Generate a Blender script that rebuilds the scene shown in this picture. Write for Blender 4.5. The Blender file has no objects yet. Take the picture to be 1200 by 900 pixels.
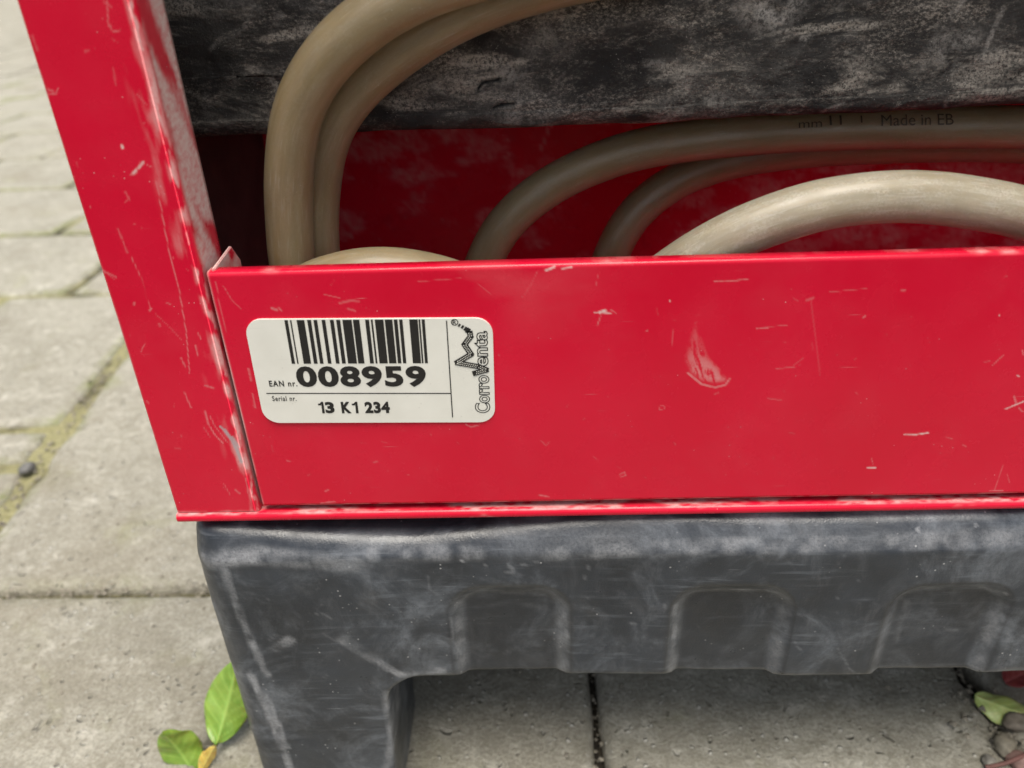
import bpy, bmesh, math, random
import numpy as np
from mathutils import Matrix, Vector

random.seed(7)
rng = np.random.default_rng(7)
scene = bpy.context.scene
COL = scene.collection

# ------------------------------------------------------------------ camera
# World: X along the front panel, Y away from the photographer, Z up, metres.
F = 900.0                                   # focal length in pixels of the 1200x900 photograph
CAM = np.array([0.0, -0.25, 0.40])
_dn = np.array([60, 1593, 900.0]); _dn /= np.linalg.norm(_dn)
_X = np.array([31400, -675, -900.0]); _X -= _dn * _X.dot(_dn); _X /= np.linalg.norm(_X)
_Y = np.cross(_X, -_dn)
if _Y[2] < 0: _Y = -_Y
# rows of the world axes in camera coordinates (x right, y down, z forward)
def ray(x, y):
    v = np.array([x - 600, y - 450, F]); return np.array([v @ _X, v @ _Y, -(v @ _dn)])
def on_y(x, y, Y0=0.0):
    r = ray(x, y); return CAM + r * ((Y0 - CAM[1]) / r[1])
def on_z(x, y, Z0=0.0):
    r = ray(x, y); return CAM + r * ((Z0 - CAM[2]) / r[2])

cam_data = bpy.data.cameras.new('camera')
cam = bpy.data.objects.new('camera', cam_data); COL.objects.link(cam)
R = np.array([_X, _Y, -_dn])                # world = R @ cam(x right, y down, z forward)
right, down, fwd = R[:, 0], R[:, 1], R[:, 2]
m = Matrix.Identity(4)
for i in range(3):
    m[i][0] = right[i]; m[i][1] = -down[i]; m[i][2] = -fwd[i]; m[i][3] = CAM[i]
cam.matrix_world = m
cam_data.sensor_width = 36.0; cam_data.lens = 36.0 * F / 1200.0
cam_data.clip_start = 0.01; cam_data.clip_end = 500
cam_data.dof.use_dof = True
cam_data.dof.focus_distance = 0.305
cam_data.dof.aperture_fstop = 8.5
scene.camera = cam

# ------------------------------------------------------------------ light: bright overcast
SUN_EL, SUN_AZ = math.radians(75), math.radians(172)       # azimuth clockwise from +Y
world = bpy.data.worlds.new('World'); scene.world = world; world.use_nodes = True
wn = world.node_tree.nodes; wl = world.node_tree.links
bg = wn['Background']
sky = wn.new('ShaderNodeTexSky'); sky.sky_type = 'NISHITA'; sky.sun_disc = False
sky.sun_elevation = SUN_EL; sky.sun_rotation = SUN_AZ
sky.air_density = 1.0; sky.dust_density = 3.0; sky.ozone_density = 1.0
hsv = wn.new('ShaderNodeHueSaturation'); hsv.inputs['Saturation'].default_value = .4      # grey overcast
wl.new(sky.outputs[0], hsv.inputs['Color']); wl.new(hsv.outputs[0], bg.inputs[0]); bg.inputs[1].default_value = 0.05
sun_d = bpy.data.lights.new('sun', 'SUN'); sun_d.energy = 1.5; sun_d.angle = math.radians(38)
sun_d.color = (1.0, 0.93, 0.82)
sun = bpy.data.objects.new('sun', sun_d); COL.objects.link(sun)
sd = Vector((math.sin(SUN_AZ) * math.cos(SUN_EL), math.cos(SUN_AZ) * math.cos(SUN_EL), math.sin(SUN_EL)))
sun.rotation_euler = sd.to_track_quat('Z', 'Y').to_euler()
vs = scene.view_settings
vs.view_transform = 'Standard'; vs.look = 'None'; vs.exposure = 1.6; vs.gamma = 1.0
vs.use_curve_mapping = False
scene.render.engine = 'CYCLES'
scene.cycles.max_bounces = 8

# ------------------------------------------------------------------ numeric helpers
def _hash(ix, iy, iz, seed):
    h = (ix.astype(np.int64) * 374761393 + iy.astype(np.int64) * 668265263 + iz.astype(np.int64) * 2147483647 + seed * 974634777) & 0xFFFFFFFF
    h = ((h ^ (h >> 13)) * 1274126177) & 0xFFFFFFFF
    h = ((h ^ (h >> 16)) * 2246822519) & 0xFFFFFFFF
    return ((h ^ (h >> 15)) & 0xFFFFFF) / float(0xFFFFFF)
def vnoise(p, scale, seed=0):
    q = np.asarray(p, float) * scale
    i = np.floor(q); f = q - i; f = f * f * (3 - 2 * f); i = i.astype(np.int64)
    out = 0
    for dx in (0, 1):
        for dy in (0, 1):
            for dz in (0, 1):
                w = (f[:, 0] if dx else 1 - f[:, 0]) * (f[:, 1] if dy else 1 - f[:, 1]) * (f[:, 2] if dz else 1 - f[:, 2])
                out = out + w * _hash(i[:, 0] + dx, i[:, 1] + dy, i[:, 2] + dz, seed)
    return out
def fbm(p, scale, octs=4, seed=0, gain=0.5):
    a, s, t = 1.0, 0, 0
    for o in range(octs):
        s = s + a * vnoise(p, scale * 2 ** o, seed + o * 17); t += a; a *= gain
    return s / t
def sstep(a, b, x):
    t = np.clip((x - a) / (b - a), 0, 1); return t * t * (3 - 2 * t)
def seg_dist(P, a, b):
    a = np.asarray(a); b = np.asarray(b); ab = b - a
    t = np.clip(((P - a) @ ab) / max(ab @ ab, 1e-12), 0, 1)
    return np.linalg.norm(P - (a + t[:, None] * ab), axis=1)
def stroke(mask, P2, pts, w, s, nz=None):
    """pale mark along a polyline (metres) on the 2-D coordinates P2"""
    pts = np.asarray(pts)
    lo = pts.min(0) - w * 2; hi = pts.max(0) + w * 2
    k = np.where(((P2 >= lo) & (P2 <= hi)).all(1))[0]
    if not len(k): return
    d = np.full(len(k), 1e9)
    if len(pts) == 1: d = np.linalg.norm(P2[k] - pts[0], axis=1)
    for a, b in zip(pts[:-1], pts[1:]): d = np.minimum(d, seg_dist(P2[k], a, b))
    v = s * (1 - sstep(w * 0.45, w * 1.15, d))
    if nz is not None: v = v * np.clip(nz[k] * 2.2 - 0.25, 0, 1)
    mask[k] = np.maximum(mask[k], v)

def fast_mesh(name, V, Fq, smooth=True, attrs=None):
    """V (n,3), Fq (m,4) or (m,3) integer faces"""
    me = bpy.data.meshes.new(name)
    V = np.asarray(V, np.float32); Fq = np.asarray(Fq, np.int32)
    k = Fq.shape[1]
    me.vertices.add(len(V)); me.vertices.foreach_set('co', V.ravel())
    me.loops.add(Fq.size); me.loops.foreach_set('vertex_index', Fq.ravel())
    me.polygons.add(len(Fq))
    me.polygons.foreach_set('loop_start', np.arange(0, Fq.size, k, dtype=np.int32))
    me.polygons.foreach_set('use_smooth', np.full(len(Fq), smooth))
    for nm, A in (attrs or {}).items():
        A = np.asarray(A, np.float32)
        if A.ndim == 1: A = np.stack([A] * 3 , 1)
        if A.shape[1] == 3: A = np.concatenate([A, np.ones((len(A), 1), np.float32)], 1)
        at = me.attributes.new(nm, 'FLOAT_COLOR', 'POINT'); at.data.foreach_set('color', A.ravel())
    me.update(calc_edges=True); me.validate()
    return me
def place(name, me, mat, parent=None):
    o = bpy.data.objects.new(name, me); COL.objects.link(o)
    if mat is not None:
        me.materials.clear(); me.materials.append(mat)
    if parent is not None: o.parent = parent
    return o
def empty(name, loc=(0, 0, 0)):
    o = bpy.data.objects.new(name, None); COL.objects.link(o); o.location = loc; o.empty_display_size = 0.02
    return o
def tag(o, label=None, cat=None, group=None, kind=None):
    if label: o['label'] = label
    if cat: o['category'] = cat
    if group: o['group'] = group
    if kind: o['kind'] = kind
    return o
def grid_faces(nu, nv, close_u=False):
    i = np.arange(nu if close_u else nu - 1); j = np.arange(nv - 1)
    I, J = np.meshgrid(i, j, indexing='ij'); I2 = (I + 1) % nu
    return np.stack([I * nv + J, I2 * nv + J, I2 * nv + J + 1, I * nv + J + 1], -1).reshape(-1, 4)
def arc(cx, cy, r, a0, a1, n):
    t = np.radians(np.linspace(a0, a1, n)); return [(cx + r * math.cos(a), cy + r * math.sin(a)) for a in t]
def resample(pts, step):
    out = [pts[0]]
    for a, b in zip(pts[:-1], pts[1:]):
        n = max(1, int(math.ceil(math.dist(a, b) / step)))
        for k in range(1, n + 1): out.append((a[0] + (b[0] - a[0]) * k / n, a[1] + (b[1] - a[1]) * k / n))
    return np.array(out)
def box_mesh(name, lo, hi, bevel=0.0006, seg=2):
    bm = bmesh.new(); bmesh.ops.create_cube(bm, size=1)
    for v in bm.verts:
        v.co = Vector([lo[i] + (v.co[i] + .5) * (hi[i] - lo[i]) for i in range(3)])
    if bevel: bmesh.ops.bevel(bm, geom=bm.edges[:], offset=bevel, segments=seg, affect='EDGES')
    me = bpy.data.meshes.new(name); bm.to_mesh(me); bm.free()
    return me

def surface_nets(f, org, h):
    s = f < 0
    nx, ny, nz = f.shape
    cx, cy, cz = nx - 1, ny - 1, nz - 1
    acc = np.zeros((cx, cy, cz, 3), np.float32); cnt = np.zeros((cx, cy, cz), np.float32)
    def sl(a, o): return a[o[0]:o[0] + cx, o[1]:o[1] + cy, o[2]:o[2] + cz]
    for ax in range(3):
        others = [k for k in range(3) if k != ax]
        for p in (0, 1):
            for q in (0, 1):
                o0 = [0, 0, 0]; o0[others[0]] = p; o0[others[1]] = q
                o1 = list(o0); o1[ax] = 1
                a, b = sl(f, o0), sl(f, o1)
                cross = sl(s, o0) != sl(s, o1)
                t = np.where(cross, a / np.where(cross, a - b, 1), 0)
                for k in range(3):
                    acc[..., k] += np.where(cross, (t if k == ax else o0[k]), 0)
                cnt += cross
    act = cnt > 0
    idx = np.full((cx, cy, cz), -1, np.int64); idx[act] = np.arange(act.sum())
    base = np.stack(np.meshgrid(np.arange(cx), np.arange(cy), np.arange(cz), indexing='ij'), -1)[act]
    V = (base + acc[act] / cnt[act][:, None]) * h + np.asarray(org)
    faces = []
    for ax in range(3):
        u, v = (ax + 1) % 3, (ax + 2) % 3
        a = [slice(1, -1)] * 3; a[ax] = slice(0, -1)
        b = [slice(1, -1)] * 3; b[ax] = slice(1, None)
        s0, s1 = s[tuple(a)], s[tuple(b)]
        ch = np.argwhere(s0 != s1); inside0 = s0[s0 != s1]
        off = np.array([1, 1, 1]); off[ax] = 0
        c = ch + off
        eu = np.zeros(3, int); eu[u] = 1; ev = np.zeros(3, int); ev[v] = 1
        q = [c - eu - ev, c - ev, c, c - eu]
        Q = np.stack([idx[k[:, 0], k[:, 1], k[:, 2]] for k in q], 1)
        Q = np.where(inside0[:, None], Q, Q[:, ::-1])
        faces.append(Q)
    Fq = np.concatenate(faces); Fq = Fq[(Fq >= 0).all(1)]
    return V, Fq

# ------------------------------------------------------------------ materials
def new_mat(name):
    mt = bpy.data.materials.new(name); mt.use_nodes = True
    nt = mt.node_tree; return mt, nt, nt.nodes, nt.links, nt.nodes['Principled BSDF']
class NB:
    def __init__(s, nt): s.nt = nt; s.n = nt.nodes; s.l = nt.links
    def node(s, t, **kw):
        x = s.n.new(t)
        for k, v in kw.items(): setattr(x, k, v)
        return x
    def inp(s, sock, v):
        if hasattr(v, 'links') or isinstance(v, bpy.types.NodeSocket): s.l.new(v, sock)
        else: sock.default_value = v
    def coord(s, scale=(1, 1, 1), rot=(0, 0, 0), loc=(0, 0, 0)):
        tc = s.node('ShaderNodeTexCoord'); mp = s.node('ShaderNodeMapping')
        s.l.new(tc.outputs['Object'], mp.inputs[0])
        mp.inputs['Scale'].default_value = scale; mp.inputs['Rotation'].default_value = rot; mp.inputs['Location'].default_value = loc
        return mp.outputs[0]
    def noise(s, vec, scale, detail=4, rough=0.5, dist=0.0):
        x = s.node('ShaderNodeTexNoise'); s.inp(x.inputs['Vector'], vec)
        x.inputs['Scale'].default_value = scale; x.inputs['Detail'].default_value = detail
        x.inputs['Roughness'].default_value = rough; x.inputs['Distortion'].default_value = dist
        return x.outputs['Fac']
    def voronoi(s, vec, scale, feature='F1'):
        x = s.node('ShaderNodeTexVoronoi', feature=feature); s.inp(x.inputs['Vector'], vec); x.inputs['Scale'].default_value = scale
        return x
    def ramp(s, fac, a, b, ca=0.0, cb=1.0):
        x = s.node('ShaderNodeMapRange'); x.clamp = True; x.interpolation_type = 'SMOOTHSTEP'
        s.inp(x.inputs[0], fac); x.inputs[1].default_value = a; x.inputs[2].default_value = b
        x.inputs[3].default_value = ca; x.inputs[4].default_value = cb
        return x.outputs[0]
    def math(s, op, a, b=0.0, clamp=False):
        x = s.node('ShaderNodeMath', operation=op, use_clamp=clamp); s.inp(x.inputs[0], a); s.inp(x.inputs[1], b); return x.outputs[0]
    def mix(s, fac, a, b):
        x = s.node('ShaderNodeMix', data_type='RGBA'); s.inp(x.inputs[0], fac)
        for sock, v in ((x.inputs[6], a), (x.inputs[7], b)):
            if isinstance(v, tuple): v = v if len(v) == 4 else v + (1,)
            s.inp(sock, v)
        return x.outputs[2]
    def attr(s, name):
        a = s.node('ShaderNodeAttribute', attribute_name=name); sp = s.node('ShaderNodeSeparateColor'); s.l.new(a.outputs['Color'], sp.inputs[0])
        return sp.outputs
    def bump(s, h, strength, dist, normal=None):
        b = s.node('ShaderNodeBump'); s.inp(b.inputs['Height'], h); b.inputs['Strength'].default_value = strength; b.inputs['Distance'].default_value = dist
        if normal is not None: s.l.new(normal, b.inputs['Normal'])
        return b.outputs[0]

def mat_red():
    mt, nt, n, l, p = new_mat('red_paint'); b = NB(nt)
    w = b.attr('wear_and_shade')
    co = b.coord()
    big = b.noise(co, 14, 3)
    base = b.mix(b.ramp(big, .3, .7), (0.59, 0.004, 0.027), (0.63, 0.006, 0.034))
    # dull film of dust
    film = b.math('MULTIPLY', b.ramp(b.noise(co, 30, 6, .6), .45, .8), 0.035)
    base = b.mix(film, base, (0.55, 0.30, 0.30))
    # tiny specks
    v = b.voronoi(co, 330)
    spk = b.math('MULTIPLY', b.ramp(v.outputs['Distance'], .10, .04), b.ramp(b.noise(co, 60, 2), .55, .66))
    base = b.mix(b.math('MULTIPLY', spk, .55), base, (.75, .50, .50))
    # fine hair scratches
    hs = None
    for k, (rz, sc) in enumerate((((0, .5, 0), 1.0), ((0, -.9, 0), 1.0), ((0, 1.9, 0), 1.0))):
        c2 = b.coord((40, 40, 1400), rz)
        s1 = b.math('MULTIPLY', b.ramp(b.noise(c2, 1.0, 1, .5), .73, .80), b.ramp(b.noise(b.coord(loc=(k * 3.1, 0, 0)), 45, 2), .55, .68))
        hs = s1 if hs is None else b.math('MAXIMUM', hs, s1)
    base = b.mix(b.math('MULTIPLY', hs, .35), base, (.72, .42, .42))
    base = b.mix(b.math('MULTIPLY', w[0], b.ramp(b.noise(co, 900, 3, .7), .15, .6, .55, 1.0)), base, (.72, .62, .58))
    base = b.mix(w[1], base, (.36, .37, .38))
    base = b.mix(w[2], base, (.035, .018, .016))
    l.new(base, p.inputs['Base Color'])
    ro = b.math('ADD', b.ramp(b.noise(co, 55, 5, .6), .3, .8, .19, .36), b.math('MULTIPLY', w[0], .4), True)
    l.new(ro, p.inputs['Roughness'])
    p.inputs['Specular IOR Level'].default_value = 0.30
    h = b.math('ADD', b.math('MULTIPLY', b.noise(co, 900, 2), .25), b.math('MULTIPLY', b.noise(co, 25, 2), 1.0))
    h = b.math('ADD', h, b.math('MULTIPLY', w[1], -.6))
    l.new(b.bump(h, .25, .0004), p.inputs['Normal'])
    return mt
def mat_rubber():
    mt, nt, n, l, p = new_mat('black_rubber'); b = NB(nt)
    w = b.attr('wear_and_shade'); co = b.coord()
    base = b.mix(b.ramp(b.noise(co, 22, 4, .6), .3, .7), (.015, .0185, .0245), (.032, .039, .050))
    dust = b.math('MULTIPLY', b.ramp(b.noise(co, 28, 7, .68, .6), .46, .75), b.ramp(b.noise(co, 420, 3, .7), .2, .65, .4, 1.0))
    sm = b.ramp(b.noise(b.coord((1, 1, .45), (0, .5, 0)), 60, 6, .7, .8), .50, .72)
    base = b.mix(b.math('MULTIPLY', sm, .14), base, (.24, .25, .27))
    base = b.mix(b.math('MULTIPLY', dust, .5), base, (.26, .285, .32))
    brown = b.ramp(b.noise(b.coord(loc=(4, 1, 2)), 30, 5, .6), .55, .8)
    base = b.mix(b.math('MULTIPLY', brown, .14), base, (.13, .115, .095))
    v = b.voronoi(co, 260)
    spk = b.math('MULTIPLY', b.ramp(v.outputs['Distance'], .16, .05), b.ramp(b.noise(co, 70, 2), .56, .66))
    base = b.mix(b.math('MULTIPLY', spk, .6), base, (.5, .5, .5))
    st = b.math('MULTIPLY', b.ramp(b.noise(b.coord((26, 26, 330), (0, .25, 0)), 1.0, 5, .65), .52, .72), b.ramp(b.noise(b.coord(loc=(1, 5, 2)), 24, 3), .42, .62))
    base = b.mix(b.math('MULTIPLY', st, .22), base, (.30, .33, .37))
    hs = None
    for k, rz in enumerate(((0, .35, 0), (0, -1.1, 0))):
        s1 = b.math('MULTIPLY', b.ramp(b.noise(b.coord((50, 50, 1100), rz), 1.0, 1, .5), .72, .8), b.ramp(b.noise(b.coord(loc=(k * 2.7, 1, 0)), 40, 2), .52, .66))
        hs = s1 if hs is None else b.math('MAXIMUM', hs, s1)
    base = b.mix(b.math('MULTIPLY', hs, .2), base, (.4, .41, .43))
    base = b.mix(b.math('MULTIPLY', w[0], b.ramp(b.noise(co, 800, 3, .7), .2, .65, .35, 1.0)), base, (.48, .49, .51))
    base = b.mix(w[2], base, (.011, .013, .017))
    l.new(base, p.inputs['Base Color'])
    l.new(b.ramp(b.noise(co, 60, 5, .6), .3, .75, .27, .48), p.inputs['Roughness'])
    p.inputs['Specular IOR Level'].default_value = 0.55
    h = b.math('ADD', b.math('MULTIPLY', b.noise(co, 1300, 2), .3), b.noise(co, 90, 4, .6))
    l.new(b.bump(h, .35, .0009), p.inputs['Normal'])
    return mt
def mat_block():
    mt, nt, n, l, p = new_mat('dusty_black_foam'); b = NB(nt)
    w = b.attr('wear_and_shade'); co = b.coord()
    base = b.mix(b.ramp(b.noise(co, 40, 5, .6), .3, .7), (.018, .016, .015), (.045, .041, .037))
    c2 = b.coord((1, 1, 2.2), (0, -.35, 0))
    patch = b.ramp(b.noise(c2, 26, 7, .72, .3), .44, .66)
    fine = b.ramp(b.noise(b.coord((1, 1, 1.6), (0, .5, 0)), 620, 5, .82), .44, .66)
    base = b.mix(b.math('MULTIPLY', b.math('MULTIPLY', patch, fine), .95), base, (.50, .44, .365))
    smear = b.ramp(b.noise(b.coord((1, 1, 3.6), (0, -.45, 0)), 17, 6, .66, .5), .50, .64)
    base = b.mix(b.math('MULTIPLY', b.math('MULTIPLY', smear, b.ramp(b.noise(co, 800, 4, .8), .35, .6)), .75), base, (.52, .465, .39))
    base = b.mix(b.math('MULTIPLY', patch, .14), base, (.22, .195, .17))
    fl = b.ramp(b.noise(b.coord((1, 1, 1)), 1000, 3, .8), .62, .74)
    base = b.mix(b.math('MULTIPLY', fl, .5), base, (.55, .51, .45))
    base = b.mix(b.math('MULTIPLY', w[0], b.ramp(b.noise(co, 650, 3, .8), .35, .62, .15, 1.0)), base, (.50, .46, .41))
    base = b.mix(w[2], base, (.006, .006, .006))
    l.new(base, p.inputs['Base Color']); p.inputs['Roughness'].default_value = .72
    p.inputs['Specular IOR Level'].default_value = 0.3
    h = b.math('ADD', b.math('MULTIPLY', b.noise(co, 900, 3, .7), .5), b.noise(b.coord((1, 1, 2), (0, -.3, 0)), 110, 5, .65))
    l.new(b.bump(h, .7, .0016), p.inputs['Normal'])
    return mt
def mat_hose(name, ca, cb, dustiness, trans):
    mt, nt, n, l, p = new_mat(name); b = NB(nt)
    a = b.node('ShaderNodeAttribute', attribute_name='tube')      # (along, around, 0)
    def tmap(sx, sy, off=0.0):
        mp = b.node('ShaderNodeMapping'); l.new(a.outputs['Vector'], mp.inputs[0])
        mp.inputs['Scale'].default_value = (sx, sy, 1); mp.inputs['Location'].default_value = (off, off, 0); return mp.outputs[0]
    streak = b.noise(tmap(22, 260), 1.0, 5, .6)
    thin = b.noise(tmap(70, 1500), 1.0, 3, .6)
    co = b.coord()
    base = b.mix(b.ramp(streak, .3, .7), ca, cb)
    # dirt film inside and out, in lengthwise smears
    film = b.ramp(b.noise(tmap(45, 210, 3.3), 1.0, 6, .7), .40, .64)
    base = b.mix(b.math('MULTIPLY', film, .24), base, tuple(x * .55 for x in ca))
    patch = b.ramp(b.noise(tmap(75, 300, 7.7), 1.0, 6, .75), .42, .62)
    fine = b.ramp(b.noise(co, 1100, 4, .8), .40, .60)
    base = b.mix(b.math('MULTIPLY', b.math('MULTIPLY', patch, fine), dustiness), base, (.78, .73, .62))
    scr = b.math('MULTIPLY', b.ramp(thin, .56, .68), b.ramp(b.noise(co, 55, 3), .42, .58))
    base = b.mix(b.math('MULTIPLY', scr, .30 + .5 * dustiness), base, (.82, .78, .68))
    dots = b.math('MULTIPLY', b.ramp(b.voronoi(co, 420).outputs['Distance'], .14, .05), b.ramp(b.noise(co, 60, 2), .56, .64))
    base = b.mix(b.math('MULTIPLY', dots, .7), base, (.85, .82, .72))
    l.new(base, p.inputs['Base Color'])
    p.inputs['Transmission Weight'].default_value = trans
    p.inputs['Subsurface Weight'].default_value = .5; p.inputs['Subsurface Radius'].default_value = (1.0, .72, .42); p.inputs['Subsurface Scale'].default_value = .004
    p.inputs['Coat Weight'].default_value = .22; p.inputs['Coat Roughness'].default_value = .22
    l.new(b.ramp(b.noise(co, 70, 4), .3, .7, .30, .52), p.inputs['Roughness'])
    p.inputs['IOR'].default_value = 1.45
    h = b.math('ADD', b.math('MULTIPLY', fine, .2), b.noise(co, 160, 3))
    h = b.math('ADD', h, b.math('MULTIPLY', thin, .3))
    l.new(b.bump(h, .22, .0006), p.inputs['Normal'])
    return mt
def mat_plain(name, col, rough=.5, spec=.5, var=0.0, vscale=200):
    mt, nt, n, l, p = new_mat(name); b = NB(nt)
    c = b.mix(b.ramp(b.noise(b.coord(), vscale, 4, .6), .3, .7, 0, 1), col, tuple(x * (1 - var) for x in col))
    l.new(c, p.inputs['Base Color']); p.inputs['Roughness'].default_value = rough; p.inputs['Specular IOR Level'].default_value = spec
    return mt
def mat_label():
    mt, nt, n, l, p = new_mat('label_film'); b = NB(nt)
    co = b.coord()
    c = b.mix(b.ramp(b.noise(co, 60, 4), .3, .7), (.79, .78, .71), (.73, .72, .65))
    spk = b.ramp(b.voronoi(co, 240).outputs['Distance'], .12, .03)
    c = b.mix(b.math('MULTIPLY', spk, .25), c, (.45, .42, .38))
    c = b.mix(b.math('MULTIPLY', b.ramp(b.noise(b.coord((30, 30, 500), (0, .7, 0)), 1, 2), .66, .76), .25), c, (.50, .50, .45))
    l.new(c, p.inputs['Base Color']); p.inputs['Roughness'].default_value = .33
    l.new(b.bump(b.noise(co, 120, 3), .12, .0004), p.inputs['Normal'])
    return mt
def mat_stone():
    mt, nt, n, l, p = new_mat('concrete_paver'); b = NB(nt)
    g = b.node('ShaderNodeNewGeometry'); pos = g.outputs['Position']
    oi = b.node('ShaderNodeObjectInfo'); rnd = oi.outputs['Random']
    big = b.noise(pos, 9, 5, .6)
    base = b.mix(b.ramp(big, .3, .7), (.41, .39, .32), (.57, .55, .465))
    base = b.mix(b.math('MULTIPLY', rnd, .35), base, (.42, .38, .30))
    grain = b.noise(pos, 420, 5, .75)
    base = b.mix(b.ramp(grain, .35, .68, .62, 0), base, (.17, .16, .13))
    coarse = b.noise(pos, 38, 5, .75)
    base = b.mix(b.ramp(coarse, .30, .50, .5, 0), base, (.27, .25, .195))
    base = b.mix(b.ramp(coarse, .52, .70, 0, .55), base, (.70, .68, .60))
    mid = b.noise(pos, 110, 4, .7)
    base = b.mix(b.ramp(mid, .32, .55, .6, 0), base, (.25, .235, .18))
    base = b.mix(b.ramp(mid, .55, .75, 0, .5), base, (.68, .66, .57))
    v = b.voronoi(pos, 170)
    spk = b.math('MULTIPLY', b.ramp(v.outputs['Distance'], .30, .12), b.ramp(b.noise(pos, 150, 2), .5, .6))
    base = b.mix(b.math('MULTIPLY', spk, .7), base, (.80, .79, .72))
    v2 = b.voronoi(pos, 90)
    dk = b.math('MULTIPLY', b.ramp(v2.outputs['Distance'], .22, .10), b.ramp(b.noise(pos, 60, 3), .56, .66))
    base = b.mix(b.math('MULTIPLY', dk, .5), base, (.14, .12, .09))
    # algae in patches
    stn = b.ramp(b.noise(pos, 5.5, 4, .6, .8), .50, .72)
    base = b.mix(b.math('MULTIPLY', stn, .5), base, (.23, .20, .14))
    alg = b.ramp(b.noise(pos, 14, 5, .65, .5), .54, .78)
    base = b.mix(b.math('MULTIPLY', alg, .35), base, (.30, .31, .13))
    w = b.attr('wear_and_shade')
    base = b.mix(b.math('MULTIPLY', w[1], b.ramp(b.noise(pos, 120, 4, .7), .3, .6)), base, (.20, .23, .055))
    base = b.mix(w[2], base, (.22, .165, .105))
    l.new(base, p.inputs['Base Color'])
    l.new(b.ramp(grain, .3, .7, .85, .45), p.inputs['Roughness'])
    h = b.math('ADD', b.math('MULTIPLY', grain, .6), b.math('ADD', b.noise(pos, 60, 4, .6), b.math('MULTIPLY', spk, .5)))
    pit = b.math('MULTIPLY', b.ramp(b.voronoi(b.mix(.08, pos, b.node('ShaderNodeTexNoise').outputs['Color']), 130).outputs['Distance'], .25, .05), b.ramp(b.noise(pos, 45, 3), .45, .6))
    h = b.math('SUBTRACT', h, pit)
    l.new(b.bump(h, 1.0, .0035), p.inputs['Normal'])
    return mt
def mat_bed():
    mt, nt, n, l, p = new_mat('joint_soil'); b = NB(nt)
    g = b.node('ShaderNodeNewGeometry'); pos = g.outputs['Position']
    base = b.mix(b.ramp(b.noise(pos, 300, 4, .7), .3, .7), (.012, .010, .008), (.055, .045, .03))
    moss = b.ramp(b.noise(pos, 9, 4, .6), .40, .56)
    mossc = b.mix(b.ramp(b.noise(pos, 260, 3, .7), .3, .7), (.20, .19, .08), (.36, .34, .19))
    sep = b.node('ShaderNodeSeparateXYZ'); l.new(pos, sep.inputs[0])
    fary = b.ramp(sep.outputs['Y'], .10, .26)
    base = b.mix(b.math('MULTIPLY', moss, fary), base, mossc)
    l.new(base, p.inputs['Base Color']); p.inputs['Roughness'].default_value = .95
    l.new(b.bump(b.noise(pos, 250, 4, .7), 1, .003), p.inputs['Normal'])
    return mt
def mat_leaf(name, ca, cb):
    mt, nt, n, l, p = new_mat(name); b = NB(nt)
    c = b.mix(b.ramp(b.noise(b.coord(), 90, 4, .6), .3, .7), ca, cb)
    vn = b.attr('vein')[0]
    c = b.mix(b.math('MULTIPLY', vn, .55), c, tuple(min(1, x * 1.5 + .06) for x in cb))
    c = b.mix(b.math('MULTIPLY', b.ramp(b.noise(b.coord(), 170, 3, .6), .64, .72), .5), c, (.30, .22, .06))
    l.new(c, p.inputs['Base Color']); p.inputs['Roughness'].default_value = .38
    p.inputs['Subsurface Weight'].default_value = .3; p.inputs['Subsurface Scale'].default_value = .003
    l.new(b.bump(b.noise(b.coord(), 260, 3), .4, .0008), p.inputs['Normal'])
    return mt

RED = mat_red(); RUB = mat_rubber(); BLK = mat_block()
HOSE = mat_hose('milky_hose', (.50, .39, .205), (.585, .475, .295), .22, .60); HOSE_D = mat_hose('dusty_hose', (.52, .45, .315), (.64, .575, .44), .85, .50)
INK = mat_plain('black_ink', (.018, .017, .016), .45, .4, .2, 800)
INKG = mat_plain('grey_ink', (.10, .10, .095), .45, .4, .2, 800)
PRINT = mat_plain('faded_hose_print', (.10, .07, .045), .5, .4, .3, 600)
LBL = mat_label(); STONE = mat_stone(); BED = mat_bed()
DARKM = mat_plain('dark_inner_steel', (.12, .065, .06), .6, .4, .4, 60)

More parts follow.
